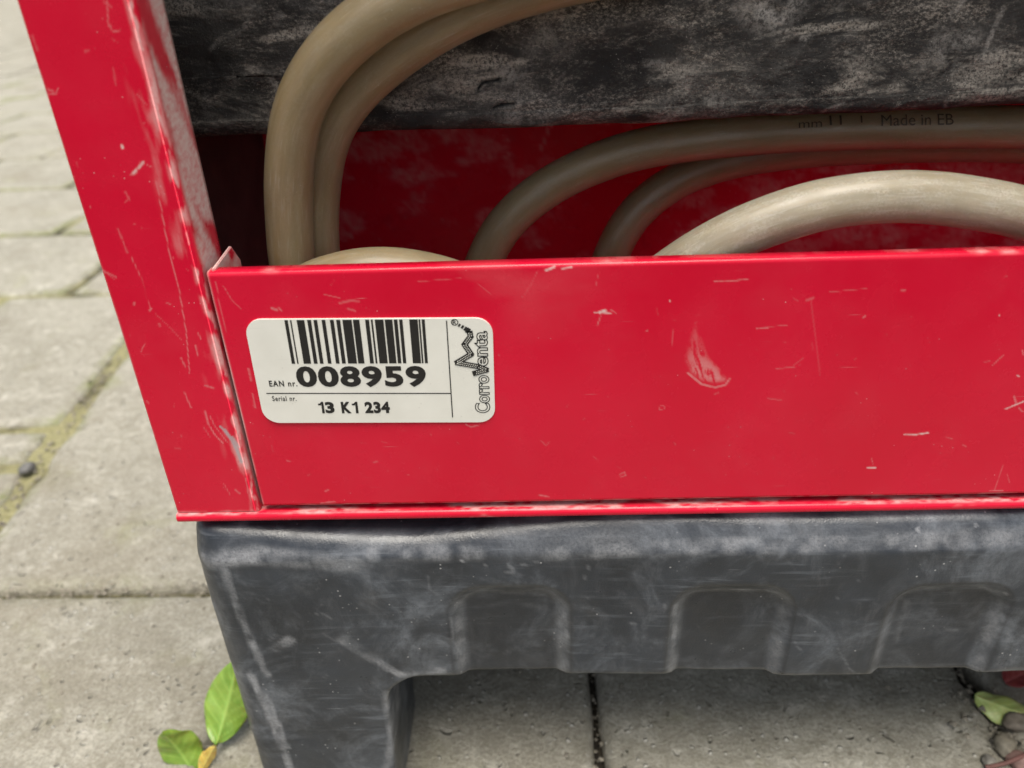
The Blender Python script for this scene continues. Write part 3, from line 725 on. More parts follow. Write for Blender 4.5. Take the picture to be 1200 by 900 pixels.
# --- dusty black block above the compartment
def block_mesh():
    y0, zb, r = .066, .3360, .007
    pf = [(y0, ZT - .006), (y0, zb + r)] + arc(y0 + r, zb + r, r, 180, 270, 9) + [(YB - .006, zb)]
    P = np.concatenate([resample(pf[:1] + [(y0, .47)], .01), resample([(y0, .47), (y0, zb + r)], .0007)[1:], resample(pf[2:11], .0006), resample(pf[10:], .003)[1:]])
    xs = np.concatenate([[XL + .0055], np.arange(XL + .006, .22, .0008), np.arange(.224, XRt - .0055, .006), [XRt - .0055]])
    nu, nv = len(xs), len(P)
    V = np.zeros((nu, nv, 3)); V[..., 0] = xs[:, None]; V[..., 1] = P[None, :, 0]; V[..., 2] = P[None, :, 1]
    V = V.reshape(-1, 3)
    s = V * [1, 1, 1]
    n1 = fbm(s, 18, 3, 101) - .5
    q = np.stack([V[:, 0] * .5 + V[:, 2] * .25, V[:, 1], V[:, 2] - V[:, 0] * .30], 1)
    ridge = 1 - np.abs(fbm(q + (fbm(V, 30, 2, 104) - .5)[:, None] * .02, 55, 3, 103) * 2 - 1)
    face = (V[:, 1] < y0 + .004)
    V[:, 1] += -n1 * .004 - (ridge ** 4) * .0012 * face - (fbm(s, 240, 3, 107) - .5) * .0010
    V[:, 2] += (fbm(V * [1, 0, 0], 22, 3, 109) - .5) * .0045 * (V[:, 2] < .36) + (V[:, 0] + .13) / .33 * .0045
    w = np.clip((ridge - .86) * 6, 0, 1) * np.clip(fbm(V, 40, 3, 111) * 3 - 1.3, 0, 1) * .3
    nz = fbm(V, 700, 2, 113); r2 = np.random.default_rng(12)
    for k in range(70):
        x, z = r2.uniform(XL, .24), r2.uniform(.335, .42); a = r2.normal(.35, .5); L = min(r2.exponential(.008), .014) + .002
        pts = [(x, z), (x + L * .5 * math.cos(a), z + L * .5 * math.sin(a) + r2.normal(0, .0012)), (x + L * math.cos(a), z + L * math.sin(a))]
        stroke(w, V[:, [0, 2]], pts, r2.uniform(.0007, .0018), r2.uniform(.15, .55), nz)
    # wider pale rub marks
    for c, rr, s_ in ((on_y(585, 95, .066), .012, .7), (on_y(620, 130, .066), .014, .45), (on_y(640, 45, .066), .012, .4), (on_y(905, 10, .066), .012, .8), (on_y(1120, 60, .066), .016, .5), (on_y(820, 100, .066), .018, .35)):
        d = np.hypot((V[:, 0] - c[0]) * .7, V[:, 2] - c[2]); w = np.maximum(w, s_ * (1 - sstep(rr * .2, rr, d)) * np.clip(fbm(V, 150, 4, 115) * 3 - 1, 0, 1))
    dk = np.zeros(len(V))
    for pts in ([(578, 126), (588, 122), (602, 121)], [(560, 105), (565, 97), (585, 93)]):
        stroke(dk, V[:, [0, 2]], [tuple(on_y(*p, .066)[[0, 2]]) for p in pts], .0007, 1)
    V[:, 1] += dk * .0012
    return fast_mesh('foam_block', V, grid_faces(nu, nv)[:, ::-1], True, {'wear_and_shade': np.stack([w, w * 0, dk], 1)})
part('foam_block', block_mesh(), BLK)

# --- black rubber base with feet and moulded pockets
XC = .130
def smin(a, b, k):
    h = np.clip(.5 + .5 * (b - a) / k, 0, 1); return b + (a - b) * h - k * h * (1 - h)
def smax(a, b, k): return -smin(-a, -b, k)
def rbox(dx, dy, dz, hx, hy, hz, r):
    qx, qy, qz = np.abs(dx) - hx + r, np.abs(dy) - hy + r, np.abs(dz) - hz + r
    return np.sqrt(np.maximum(qx, 0) ** 2 + np.maximum(qy, 0) ** 2 + np.maximum(qz, 0) ** 2) + np.minimum(np.maximum(qx, np.maximum(qy, qz)), 0) - r
POCKETS = (-.0128, .0842, .1765, .2735)
def pocket2d(x, z, px_):
    ex, ez = np.abs(x - px_) - .0272 + .016, (z - .1618) + .016
    return np.sqrt(np.maximum(ex, 0) ** 2 + np.maximum(ez, 0) ** 2) + np.minimum(np.maximum(ex, ez), 0) - .016
def base_sdf(x, y, z):
    HW = .2775
    ax = np.abs(x - XC)
    ztop = .1945 - .0066 * np.exp(-((x + .060) / .060) ** 2) + .0005 * np.sin(x * 40)
    yf = -.0035 + .0012 * np.cos(x * 21) + .0075 * np.clip((z - .1795) / .016, 0, 1.2) * (y < .09)   # bowed front, shoulder leaning back at the top
    qx, qy = ax - HW + .013, np.abs(y - .0935 - yf * .5) - (.0965 - yf * .5) + .013
    side = np.sqrt(np.maximum(qx, 0) ** 2 + np.maximum(qy, 0) ** 2) + np.minimum(np.maximum(qx, qy), 0) - .013
    k = .006 + .003 * (1 - sstep(HW - .035, HW - .006, ax))
    shell = smax(side, z - ztop, k)
    zlow = .1035 - .085 * sstep(.060, .066, y)                    # unseen sides and back lowered to keep light off the ground underneath
    shell = smax(shell, zlow - z, .006)
    inner = rbox(x - XC, y - .093, z - .08, HW - .020, .0965 - .020, .102, .010)
    d = smax(shell, -inner, .006)
    for s in (-1, 1):
        cx = XC + s * (HW - .0375)
        fx = s * (x - cx)
        fx = np.where(fx < 0, fx * (1 - (z - .10) * .9), fx)          # inner flank leans in towards the ground
        for cy in (.030, .156):
            foot = rbox(fx - .003, y - cy - (-.004 if cy < .1 else .004), z - .0795, .0405, .0375, .0795, .009)
            d = smin(d, foot, .016)
    d = smax(d, side, .001)
    d = smax(d, z - ztop, .001)
    for px_ in POCKETS:
        d2 = pocket2d(x, z, px_)
        dep = .0050 * np.clip(-d2 / .0070, 0, 1)
        pk = (yf - .003 + dep - y) * .8
        d = np.where(d2 < 0, np.maximum(d, pk), d)
    return d
def base_mesh(name, xr, yr, zr, h):
    gx, gy, gz = (np.arange(a, b, h) for a, b in (xr, yr, zr))
    X3, Y3, Z3 = np.meshgrid(gx, gy, gz, indexing='ij')
    f = base_sdf(X3, Y3, Z3)
    V, Fq = surface_nets(f.astype(np.float64), (gx[0], gy[0], gz[0]), h)
    V = V + ((fbm(V, 60, 3, 121) - .5) * .0007)[:, None] * np.array([.3, 1, .4])
    P2 = V[:, [0, 2]]; nz = fbm(V, 700, 2, 123)
    w = np.zeros(len(V))
    paint(w, P2, [([(298, 770), (306, 790)], 3, .5),
      ([(430, 750), (455, 773), (475, 780)], 3, .45), ([(385, 730), (410, 745), (435, 760)], 4, .25), ([(320, 735), (332, 728)], 3, .4), ([(503, 665), (505, 680), (513, 684)], 4, .3), ([(597, 652), (601, 662), (594, 660)], 5, .6), ([(600, 655), (632, 648)], 2.6, .5),
      ([(542, 647), (546, 646)], 3.5, .8), ([(568, 653), (571, 652)], 3, .7), ([(530, 715), (534, 745), (545, 770)], 3, .6), ([(527, 735), (538, 765)], 2.4, .5), ([(592, 765), (596, 760)], 4, .6), ([(640, 722), (668, 720)], 3, .4), ([(730, 718), (748, 721)], 2.5, .5),
      ([(683, 672), (690, 650)], 2, .45), ([(1040, 736), (1052, 736)], 3, .7), ([(1108, 733), (1120, 734)], 3.4, .8), ([(1110, 690), (1125, 688)], 3.6, .5), ([(1066, 700), (1060, 720)], 2.4, .4), ([(1020, 608), (1030, 606)], 4, .4), ([(1045, 608), (1052, 606)], 4, .35), ([(1070, 612), (1072, 617)], 2.4, .8), ([(1138, 612), (1140, 612)], 3.5, .8),
      ([(870, 615), (885, 640)], 5, .35), ([(815, 730), (818, 731)], 3.5, .7), ([(838, 752), (842, 753)], 3, .6), ([(1145, 715), (1140, 750)], 3, .35), ([(925, 738), (932, 746)], 2.4, .5), ([(975, 745), (990, 770), (1000, 775)], 2.4, .4), ([(370, 708), (380, 704), (392, 712)], 2.5, .4), ([(425, 729), (426, 730)], 3, .6)], np.clip(nz + .15, 0, 1))
    soft = np.clip(fbm(V, 200, 3, 131) * 1.8 - .35, 0, 1)  # soft pale strokes: scuffs, plus painted highlights on shoulder, pocket rims and foot edge
    for pts, wd, st_ in (([(268, 650), (282, 690), (300, 735), (318, 775)], 7, .30), ([(300, 775), (322, 825), (345, 885)], 7, .42), ([(318, 800), (330, 830), (342, 860)], 4, .4), ([(445, 760), (470, 778), (520, 775)], 7, .35),
                         ([(250, 645), (300, 640), (420, 650)], 16, .30), ([(535, 700), (580, 694), (640, 696)], 4, .30), ([(660, 705), (664, 740)], 4, .22), ([(800, 690), (850, 686), (905, 688)], 4, .30), ([(790, 700), (788, 750)], 5, .3), ([(1055, 688), (1110, 682), (1170, 684)], 5, .3), ([(1060, 700), (1048, 745)], 5, .3),
                         ([(560, 710), (600, 706), (640, 712)], 5, .16), ([(640, 640), (800, 632), (1000, 626), (1190, 620)], 15, .22), ([(440, 640), (560, 640)], 14, .18), ([(500, 786), (640, 788), (780, 782), (920, 780), (1190, 772)], 5, .22), ([(455, 800), (462, 850), (455, 890)], 8, .25), ([(330, 745), (345, 735)], 10, .3), ([(405, 735), (440, 758)], 12, .22)):
        tmp = np.zeros(len(V)); stroke(tmp, P2, pxs(pts), wd / 3300., 1.0); w = np.maximum(w, tmp * st_ * soft * 1.6)
    r2 = np.random.default_rng(21)
    for k in range(90):
        x, y = r2.uniform(230, 1210), r2.uniform(615, 890); a = r2.normal(.4, 1.2); L = r2.exponential(7) + 1
        paint(w, P2, [([(x, y), (x + L * math.cos(a), y + L * math.sin(a))], r2.uniform(1.8, 3.2), r2.uniform(.15, .5))], nz)
    # mottled sky sheen along the top shoulder, painted as pale tone
    sh = np.exp(-((V[:, 2] - .184) / .006) ** 2) * np.clip(fbm(V * [.4, 1, 1], 75, 5, 125) * 2.6 - 1.1, 0, 1) * .24
    te = sstep(.1895, .1925, V[:, 2]) * np.clip(fbm(V, 60, 3, 127) * 2.5 - 1.0, 0, 1) * .5
    w = np.maximum(w, np.maximum(sh, te))
    w[V[:, 1] > .02] *= .2
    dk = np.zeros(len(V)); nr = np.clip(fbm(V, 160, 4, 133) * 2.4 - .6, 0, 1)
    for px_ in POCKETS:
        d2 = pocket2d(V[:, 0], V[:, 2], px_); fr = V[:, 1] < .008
        w = np.maximum(w * np.where(d2 < -.0065, .45, 1), fr * np.exp(-((d2 + .0040) / .0026) ** 2) * .28 * nr)  # pale rims: dust and painted highlight together, so the pockets read
        dk = np.maximum(dk, fr * (sstep(-.0060, -.0085, d2) * .42 + .55 * np.exp(-(d2 / .0009) ** 2)))  # floors and rim creases darkened in colour, standing in for pocket shade
    return fast_mesh(name, V, Fq, True, {'wear_and_shade': np.stack([w, w * 0, dk], 1)})
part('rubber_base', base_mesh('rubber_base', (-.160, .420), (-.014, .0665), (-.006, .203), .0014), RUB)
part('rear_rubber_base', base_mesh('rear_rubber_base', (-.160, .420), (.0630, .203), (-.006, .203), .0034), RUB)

# ------------------------------------------------------------------ barcode sticker
def txt_mesh(s, size, xscale=1.0, offset=0.0, outline=0.0, spacing=1.0):
    c = bpy.data.curves.new('t', 'FONT'); c.body = s; c.size = size; c.offset = offset; c.space_character = spacing; c.resolution_u = 4
    if outline: c.fill_mode = 'NONE'; c.bevel_depth = outline; c.bevel_resolution = 0
    o = bpy.data.objects.new('t', c); COL.objects.link(o)
    dg = bpy.context.evaluated_depsgraph_get(); dg.update()
    me = bpy.data.meshes.new_from_object(o.evaluated_get(dg))
    bpy.data.objects.remove(o); bpy.data.curves.remove(c)
    co = np.zeros(len(me.vertices) * 3); me.vertices.foreach_get('co', co); co = co.reshape(-1, 3); co[:, 0] *= xscale
    me.vertices.foreach_set('co', co.ravel()); me.update()
    return me
# sticker coordinates: u right, v up from its lower left corner, metres on the panel
LO = on_y(310.5, 494.3); LU = on_y(580.5, 493.5) - LO; LV = on_y(287, 373.3) - LO
LW, LH = np.linalg.norm(LU), np.linalg.norm(LV); LU /= LW; LV = np.array([-LU[2], 0, LU[0]])
def lab(u, v, h=0.0): p_ = LO + LU * u + LV * v; return (p_[0], -.0007 - h, p_[2])
def lab_px(x, y):
    p_ = on_y(x, y) - LO; return (p_ @ LU, p_ @ LV)
def outline_prism(name, poly, h0, h1):
    bm = bmesh.new(); a = [bm.verts.new(lab(u, v, h0)) for u, v in poly]; c = [bm.verts.new(lab(u, v, h1)) for u, v in poly]
    bm.faces.new(c); 
    for i in range(len(a)):
        j = (i + 1) % len(a); bm.faces.new((a[i], a[j], c[j], c[i]))
    bmesh.ops.recalc_face_normals(bm, faces=bm.faces)
    me = bpy.data.meshes.new(name); bm.to_mesh(me); bm.free(); return me
r = .0062
poly = arc(r, r, r, 180, 270, 8) + arc(LW - r, r, r, 270, 360, 8) + arc(LW - r, LH - r, r, 0, 90, 8) + arc(r, LH - r, r, 90, 180, 8)
sticker = part('sticker', outline_prism('sticker', poly, -.0012, .00012), LBL)
sticker['label'] = 'off-white barcode sticker numbered 008959'
def sub(name, me, mat):
    o = place(name, me, mat); o.parent = sticker; return o
def quads(name, polys, h=.00022):
    V, Fc = [], []
    for q in polys:
        k = len(V); V += [lab(u, v, h) for u, v in q]; Fc.append(tuple(range(k, k + 4)))
    return fast_mesh(name, V, Fc, False)
# bars: left and right edge in thousandths of the barcode, read off the photograph
bars = [(0, 24), (40, 50), (88, 142), (163, 190), (208, 234), (266, 292), (325, 352), (370, 398), (414, 480), (489, 535),
        (576, 604), (617, 630), (645, 706), (716, 770), (780, 806), (818, 842), (890, 950), (956, 968), (978, 1000)]
bu0, bv1 = lab_px(334.0, 374.2); bu1, _ = lab_px(501.8, 424.0); _, bv0 = lab_px(420, 424.6)
bv1 = LH - .0003
polys = []
for a, c in bars:
    ua, uc = bu0 + (bu1 - bu0) * a / 1000, bu0 + (bu1 - bu0) * c / 1000
    polys.append([(ua, bv0), (uc, bv0), (uc, bv1), (ua, bv1)])
sub('barcode', quads('barcode', polys), INK)
def rule(pa, pb, w):
    a, c = np.array(lab_px(*pa)), np.array(lab_px(*pb)); d = (c - a) / np.linalg.norm(c - a); n_ = np.array([-d[1], d[0]]) * w / 2
    return [tuple(a - n_), tuple(c - n_), tuple(c + n_), tuple(a + n_)]
sub('ruled_line', quads('ruled_line', [rule((313, 459.6), (528.3, 459.6), .0004)]), INK)
sub('ruled_line', quads('ruled_line', [rule((523.5, 374.5), (530.6, 487.5), .0004)], .00024), INK)
def put_text(name, s, px0, px1, hpx_top, hpx_bot, mat, bold=0.0, outline=0.0, rot=0, spacing=1.0, h=.00024):
    me = txt_mesh(s, 1.0, 1.0, bold, outline, spacing)
    co = np.zeros(len(me.vertices) * 3); me.vertices.foreach_get('co', co); co = co.reshape(-1, 3)
    lo, hi = co.min(0), co.max(0)
    (u0, _), (u1, _) = lab_px(*px0), lab_px(*px1); v0 = lab_px(*px0)[1]; v1 = lab_px(hpx_top[0], hpx_top[1])[1] if hpx_top else 0
    if rot:      # reads upwards: text x -> +v, text y -> -u
        (ua, va), (ub, vb) = lab_px(*px0), lab_px(*px1)
        t = (co - lo) / (hi - lo + 1e-12)
        U = ub + (ua - ub) * t[:, 1]; Vv = va + (vb - va) * t[:, 0]
    else:
        t = (co - lo) / (hi - lo + 1e-12)
        U = u0 + (u1 - u0) * t[:, 0]; Vv = v0 + (v1 - v0) * t[:, 1]
    W = np.array([lab(u, v, h) for u, v in zip(U, Vv)])
    if outline: W[:, 1] += (co[:, 2]) * 0
    me.vertices.foreach_set('co', W.ravel()); me.update()
    return sub(name, me, mat)
put_text('number_print', '008959', (350.0, 452.6), (500.5, 452.6), (420, 427.6), None, INK, bold=.040, spacing=1.10)
put_text('caption_print', 'EAN nr.', (316.8, 451.6), (349.5, 451.6), (330, 444.6), None, INK, bold=.022, spacing=1.2)
put_text('caption_print', 'Serial nr.', (320.3, 468.6), (348.5, 468.6), (330, 462.6), None, INK, bold=.012, spacing=1.15)
for s_, xa, xb in (('3', 382.7, 393.3), ('K', 401.5, 412.8), ('234', 428.8, 457.9)):
    put_text('serial_print', s_, (xa, 482.8), (xb, 482.8), (420, 469.4), None, INK, bold=.050, spacing=1.08)
def one_digit(x0, x1, yb, yt):                       # a figure one with its flag
    (ua, va), (ub, vb) = lab_px(x0, yb), lab_px(x1, yt); ub = lab_px(x1, yb)[0]; w = (ub - ua); st = w * .46; hh = vb - va
    return [[(ub - st, va), (ub, va), (ub, vb), (ub - st * .85, vb)], [(ua, vb - hh * .30), (ub - st, vb - hh * .30), (ub - st, vb - hh * .13), (ua, vb - hh * .17)], [(ub - st, vb - hh * .2), (ub - st * .85, vb - hh * .2), (ub - st * .85, vb), (ub - st * 1.3, vb - hh * .13)]]
for xa, xb in ((375.0, 381.4), (414.2, 420.9)): sub('serial_print', quads('serial_print', one_digit(xa, xb, 482.8, 469.4), .00024), INK)
# vertical word in outlined letters with a roof-shaped zigzag rising from it
put_text('logo_lettering', 'Corro', (557.0, 482.5), (573.5, 438.2), None, None, INK, bold=.02, outline=.022, rot=1)
put_text('logo_lettering', 'enta', (556.5, 428.0), (571.5, 386.5), None, None, INK, bold=.02, outline=.022, rot=1)
def band(pts, w):
    out = []
    P = [np.array(lab_px(*p)) for p in pts]
    for a, c in zip(P[:-1], P[1:]):
        d = (c - a) / np.linalg.norm(c - a); n_ = np.array([-d[1], d[0]]) * w / 2; a2, c2 = a - d * w * .3, c + d * w * .3
        out.append([tuple(a2 - n_), tuple(c2 - n_), tuple(c2 + n_), tuple(a2 + n_)])
    return out
def zp(x, y): return (510 + x / 6.43, 360 + y / 6.43)
zig = [zp(262, 182), zp(268, 212), zp(222, 272), zp(272, 345), zp(165, 408), zp(330, 438), zp(388, 462), zp(296, 488)]
zq = []
for k, q in enumerate(band(zig, .0021)):
    sub('logo_zigzag', quads('logo_zigzag', [q], .00026 + k * .00002), INK)
chk = []
for a, c in zip(zig[:-1], zig[1:]):
    A, Cc = np.array(lab_px(*a)), np.array(lab_px(*c)); L = np.linalg.norm(Cc - A); d = (Cc - A) / L; n_ = np.array([-d[1], d[0]])
    for i in range(int(L / .0007)):
        for sgn in (-1, 1):
            o_ = A + d * (i + .5 + .25 * sgn) * .0007 + n_ * sgn * .00038; s_ = .00017
            chk.append([tuple(o_ - d * s_ - n_ * s_), tuple(o_ + d * s_ - n_ * s_), tuple(o_ + d * s_ + n_ * s_), tuple(o_ - d * s_ + n_ * s_)])
sub('logo_checker', quads('logo_checker', chk, .00046), LBL)
dots = []
for x, y, s_ in ((183, 128, .00045), (207, 140, .0005), (230, 154, .0006), (248, 168, .0008)):
    o_ = np.array(lab_px(*zp(x, y))); a = math.radians(-35); d = np.array([math.cos(a), math.sin(a)]) * s_ * .8; n_ = np.array([-d[1], d[0]]) * 1.7
    dots.append([tuple(o_ - d - n_), tuple(o_ + d - n_), tuple(o_ + d + n_), tuple(o_ - d + n_)])
sub('logo_dots', quads('logo_dots', dots, .00026), INK)
cu, cv = lab_px(*zp(148, 105)); ring = []
for i in range(20):
    a, c = 2 * math.pi * i / 20, 2 * math.pi * (i + 1) / 20
    ring.append([(cu + .0010 * math.cos(a), cv + .0010 * math.sin(a)), (cu + .0013 * math.cos(a), cv + .0013 * math.sin(a)), (cu + .0013 * math.cos(c), cv + .0013 * math.sin(c)), (cu + .0010 * math.cos(c), cv + .0010 * math.sin(c))])
sub('registered_mark', quads('registered_mark', ring, .00026), INK)
put_text('registered_mark', 'R', zp(134, 122), zp(162, 122), zp(150, 90), None, INK, bold=.01)

# ------------------------------------------------------------------ hoses
def spline(pts, step=.0016):
    P = np.array(pts, float); P = np.vstack([2 * P[0] - P[1], P, 2 * P[-1] - P[-2]])
    out = []
    for i in range(1, len(P) - 2):
        p0, p1, p2, p3 = P[i - 1:i + 3]
        n = max(2, int(np.linalg.norm(p2 - p1) / step))
        t = np.linspace(0, 1, n, endpoint=False)[:, None]
        out.append(.5 * ((2 * p1) + (-p0 + p2) * t + (2 * p0 - 5 * p1 + 4 * p2 - p3) * t ** 2 + (-p0 + 3 * p1 - 3 * p2 + p3) * t ** 3))
    C = np.vstack(out + [P[-2:-1]])
    for _ in range(6): C[1:-1] = .25 * C[:-2] + .5 * C[1:-1] + .25 * C[2:]
    return C
HR = .009
def frames(C):
    T = np.gradient(C, axis=0); T /= np.linalg.norm(T, axis=1)[:, None]
    N = np.zeros_like(T); n = np.cross(T[0], [0, 1, 0]); n /= np.linalg.norm(n)
    for i in range(len(T)):
        n = n - T[i] * (n @ T[i]); n /= np.linalg.norm(n); N[i] = n
    return T, N, np.cross(T, N)
def hose(name, pts, mat, label, seed=0, r=HR):
    C = spline(pts); T, N, B = frames(C); ns = 40
    a = np.linspace(0, 2 * math.pi, ns, endpoint=False)
    S = np.concatenate([[0], np.cumsum(np.linalg.norm(np.diff(C, axis=0), axis=1))])
    rr = r * (1 + (fbm(np.stack([S, S * 0, S * 0], 1), 30, 2, seed) - .5) * .05)
    ring = np.cos(a)[None, :, None] * N[:, None] + np.sin(a)[None, :, None] * B[:, None]
    V = C[:, None] + ring * rr[:, None, None]
    inner = C[:, None] + ring * (rr * .70)[:, None, None]
    nC = len(C); nV = nC * ns
    Vall = np.concatenate([V.reshape(-1, 3), inner.reshape(-1, 3)])
    I, J = np.meshgrid(np.arange(nC - 1), np.arange(ns), indexing='ij'); J2 = (J + 1) % ns
    Fq = np.stack([I * ns + J, I * ns + J2, (I + 1) * ns + J2, (I + 1) * ns + J], -1).reshape(-1, 4)
    j = np.arange(ns); j2 = (j + 1) % ns; e = (nC - 1) * ns
    Fq = np.concatenate([Fq, Fq[:, ::-1] + nV, np.stack([j, nV + j, nV + j2, j2], 1), np.stack([e + j2, nV + e + j2, nV + e + j, e + j], 1)])
    tube = np.stack([np.repeat(S, ns), np.tile(np.abs(a - math.pi) * r, nC), np.zeros(nC * ns)], 1)
    tube = np.concatenate([tube, tube])
    o = place(name, fast_mesh(name, Vall, Fq, True, {'tube': tube}), mat)
    tag(o, label, 'hose', 'milky plastic hoses coiled in the red tray')
    return C
def hp(lst): return [tuple(on_y(x, y, d)) for x, y, d in lst]
hose('hose', hp([(560, 470, .075), (440, 480, .06), (372, 420, .048), (346, 330, .042), (339, 250, .040), (340, 190, .038), (347, 140, .036), (364, 98, .034), (394, 57, .032), (440, 18, .031), (500, -14, .031), (570, -36, .032), (660, -55, .034), (760, -65, .036)]),
     HOSE, 'outer strand of the doubled hose loop bending up over the black foam block', 1)
hose('hose', hp([(600, 460, .095), (480, 465, .085), (405, 410, .068), (378, 330, .058), (371, 270, .0545), (373, 215, .053), (382, 165, .052), (402, 124, .0515), (438, 84, .051), (490, 44, .050), (545, 13, .050), (610, -12, .051), (700, -34, .052), (790, -45, .054)]),
     HOSE, 'inner strand of the doubled hose loop, lying against the black foam block', 2)
hose('hose', hp([(268, 470, .034), (300, 392, .026), (350, 344, .022), (395, 325, .021), (440, 318, .021), (490, 322, .021), (545, 338, .022), (610, 378, .028), (660, 440, .04)]),
     HOSE, 'low hose arc just showing above the red panel, below the doubled loop', 3)
C4 = hose('hose', hp([(560, 400, .10), (557, 345, .10), (574, 292, .10), (604, 250, .10), (655, 212, .10), (725, 182, .10), (800, 166, .10), (900, 156, .10), (1000, 151, .10), (1100, 149, .10), (1200, 149, .10), (1300, 150, .10), (1400, 158, .10), (1460, 190, .11)]),
     HOSE, 'hose with faded print running under the black foam block', 4)
hose('hose', hp([(705, 400, .13), (703, 345, .13), (718, 295, .13), (745, 250, .132), (790, 214, .134), (850, 190, .136), (930, 176, .138), (1030, 170, .14), (1150, 168, .142), (1300, 175, .145)]),
     HOSE, 'rearmost hose, curving behind the printed hose against the red back wall', 5)
hose('hose', hp([(700, 400, .05), (745, 352, .032), (797, 312, .022), (846, 283, .020), (898, 260, .0195), (960, 241, .019), (1022, 232, .019), (1080, 231, .019), (1140, 238, .0195), (1205, 252, .020), (1270, 282, .022), (1330, 330, .03), (1370, 390, .05)]),
     HOSE_D, 'pale dusty hose arching over the top edge of the red panel', 6)
# faded print on the hose, wrapped round it
T4, N4, B4 = frames(C4)
def wrap_text(s, pxa, pxb, hmm, bold, ang0):
    me = txt_mesh(s, 1.0, 1.0, bold)
    bm = bmesh.new(); bm.from_mesh(me); bmesh.ops.triangulate(bm, faces=bm.faces)
    bmesh.ops.subdivide_edges(bm, edges=[e_ for e_ in bm.edges if e_.calc_length() > .12], cuts=2); bm.to_mesh(me); bm.free()
    co = np.zeros(len(me.vertices) * 3); me.vertices.foreach_get('co', co); co = co.reshape(-1, 3)
    lo, hi = co.min(0), co.max(0); t = (co - lo) / (hi - lo + 1e-12)
    xa, xb = on_y(pxa, 145, .092)[0], on_y(pxb, 145, .092)[0]
    X = xa + (xb - xa) * t[:, 0]
    ok = C4[:, 0] > on_y(800, 150, .1)[0]
    cy = np.interp(X, C4[ok, 0], C4[ok, 1]); cz = np.interp(X, C4[ok, 0], C4[ok, 2])
    ang = ang0 + (t[:, 1] - .5) * hmm / HR
    rr = HR * 1.03 + .00025
    W = np.stack([X, cy - np.cos(ang) * rr, cz + np.sin(ang) * rr], 1)
    me.vertices.foreach_set('co', W.ravel()); me.update()
    return place('hose_print', me, PRINT)
printed = [o for o in bpy.data.objects if o.get('label', '').startswith('hose with faded print')][0]
for s, a, c, hm, bo, an in (('Made in EB', 1032, 1116, .0046, .0, math.radians(31)), ('mm', 936, 963, .0022, 0, math.radians(27)), ('11', 972, 986, .004, 0, math.radians(36)), ('|', 1008, 1010, .003, 0, math.radians(36))):
    o = wrap_text(s, a, c, hm, bo, an); o.parent = printed

# ------------------------------------------------------------------ weeds, leaves and pebbles in the joints
LG = mat_leaf('green_leaf', (.13, .27, .028), (.23, .37, .06)); LY = mat_leaf('yellow_leaf', (.62, .38, .06), (.70, .52, .14)); LP = mat_leaf('pale_leaf', (.42, .50, .14), (.55, .60, .24)); LR = mat_leaf('red_leaf', (.28, .05, .05), (.36, .09, .08))
ST = mat_plain('weed_stem', (.22, .20, .07), .6, .4, .3, 200)
def leaf_mesh(name, base, tip, width, side, curl=.15, cup=.2, prof=.8):
    base, tip = np.array(base, float), np.array(tip, float); ax = tip - base; L = np.linalg.norm(ax); ax /= L
    side = np.array(side, float); side -= ax * (side @ ax); side /= np.linalg.norm(side); nr = np.cross(ax, side)
    n, m_ = 44, 17; V = []; vein = []
    for i in range(n):
        t = i / (n - 1); w = width / 2 * (math.sin(math.pi * min(1, t ** prof)) ** .75 * .97 + .03 * (1 - t))
        for j in range(m_):
            s = -1 + 2 * j / (m_ - 1)
            ripple = .035 * L * math.sin(t * 19 + s * 2.5) * abs(s)
            vein.append(max(math.exp(-(s / .07) ** 2), .6 * max(0, math.sin((t * 1.0 - abs(s) * .22) * 46)) ** 4))
            V.append(base + ax * L * t + side * w * s + nr * (curl * L * math.sin(math.pi * t) + cup * w * s * s + ripple * .6 - .02 * L * (1 - abs(s)) ** 6))
    V = np.array(V); Fq = grid_faces(n, m_)
    th = nr * .0004
    V2 = np.concatenate([V, V - th]); F2 = np.concatenate([Fq, Fq[:, ::-1] + n * m_])
    b_ = [i * m_ for i in range(n)] + [(n - 1) * m_ + j for j in range(1, m_)] + [i * m_ + m_ - 1 for i in range(n - 2, -1, -1)] + [j for j in range(m_ - 2, 0, -1)]
    b_ = np.array(b_); b2 = np.roll(b_, -1)
    F2 = np.concatenate([F2, np.stack([b2, b_, b_ + n * m_, b2 + n * m_], 1)])
    vn = np.array(vein + vein); return fast_mesh(name, V2, F2, True, {'vein': vn})
def stem_mesh(pts, r):
    C = spline(pts, .003); T, N, B = frames(C); ns = 8; a = np.linspace(0, 2 * math.pi, ns, endpoint=False)
    V = C[:, None] + (np.cos(a)[None, :, None] * N[:, None] + np.sin(a)[None, :, None] * B[:, None]) * r
    I, J = np.meshgrid(np.arange(len(C) - 1), np.arange(ns), indexing='ij'); J2 = (J + 1) % ns
    return fast_mesh('stem', V.reshape(-1, 3), np.stack([I * ns + J, I * ns + J2, (I + 1) * ns + J2, (I + 1) * ns + J], -1).reshape(-1, 4))
def child(name, me, mat, root):
    o = place(name, me, mat); o.parent = root; o.matrix_parent_inverse = Matrix.Translation(-Vector(root.location)); return o
gb = on_z(232, 893, 0.0)
weed = empty('weed', (gb[0], gb[1], -.008))
tag(weed, 'small broad-leaved green weed growing from the joint beside the rubber foot', 'weed')
b0 = np.array([gb[0], gb[1], -.006])
l1b, l1t = on_y(254, 872, gb[1] + .005), on_y(279, 772, gb[1] + .030)
child('stem', stem_mesh([b0, b0 * .5 + l1b * .5 + [-.002, 0, .002], l1b], .0011), ST, weed)
child('leaf', leaf_mesh('leaf', l1b, l1t, .027, (1, .12, -.1), .08, .25, .85), LG, weed)
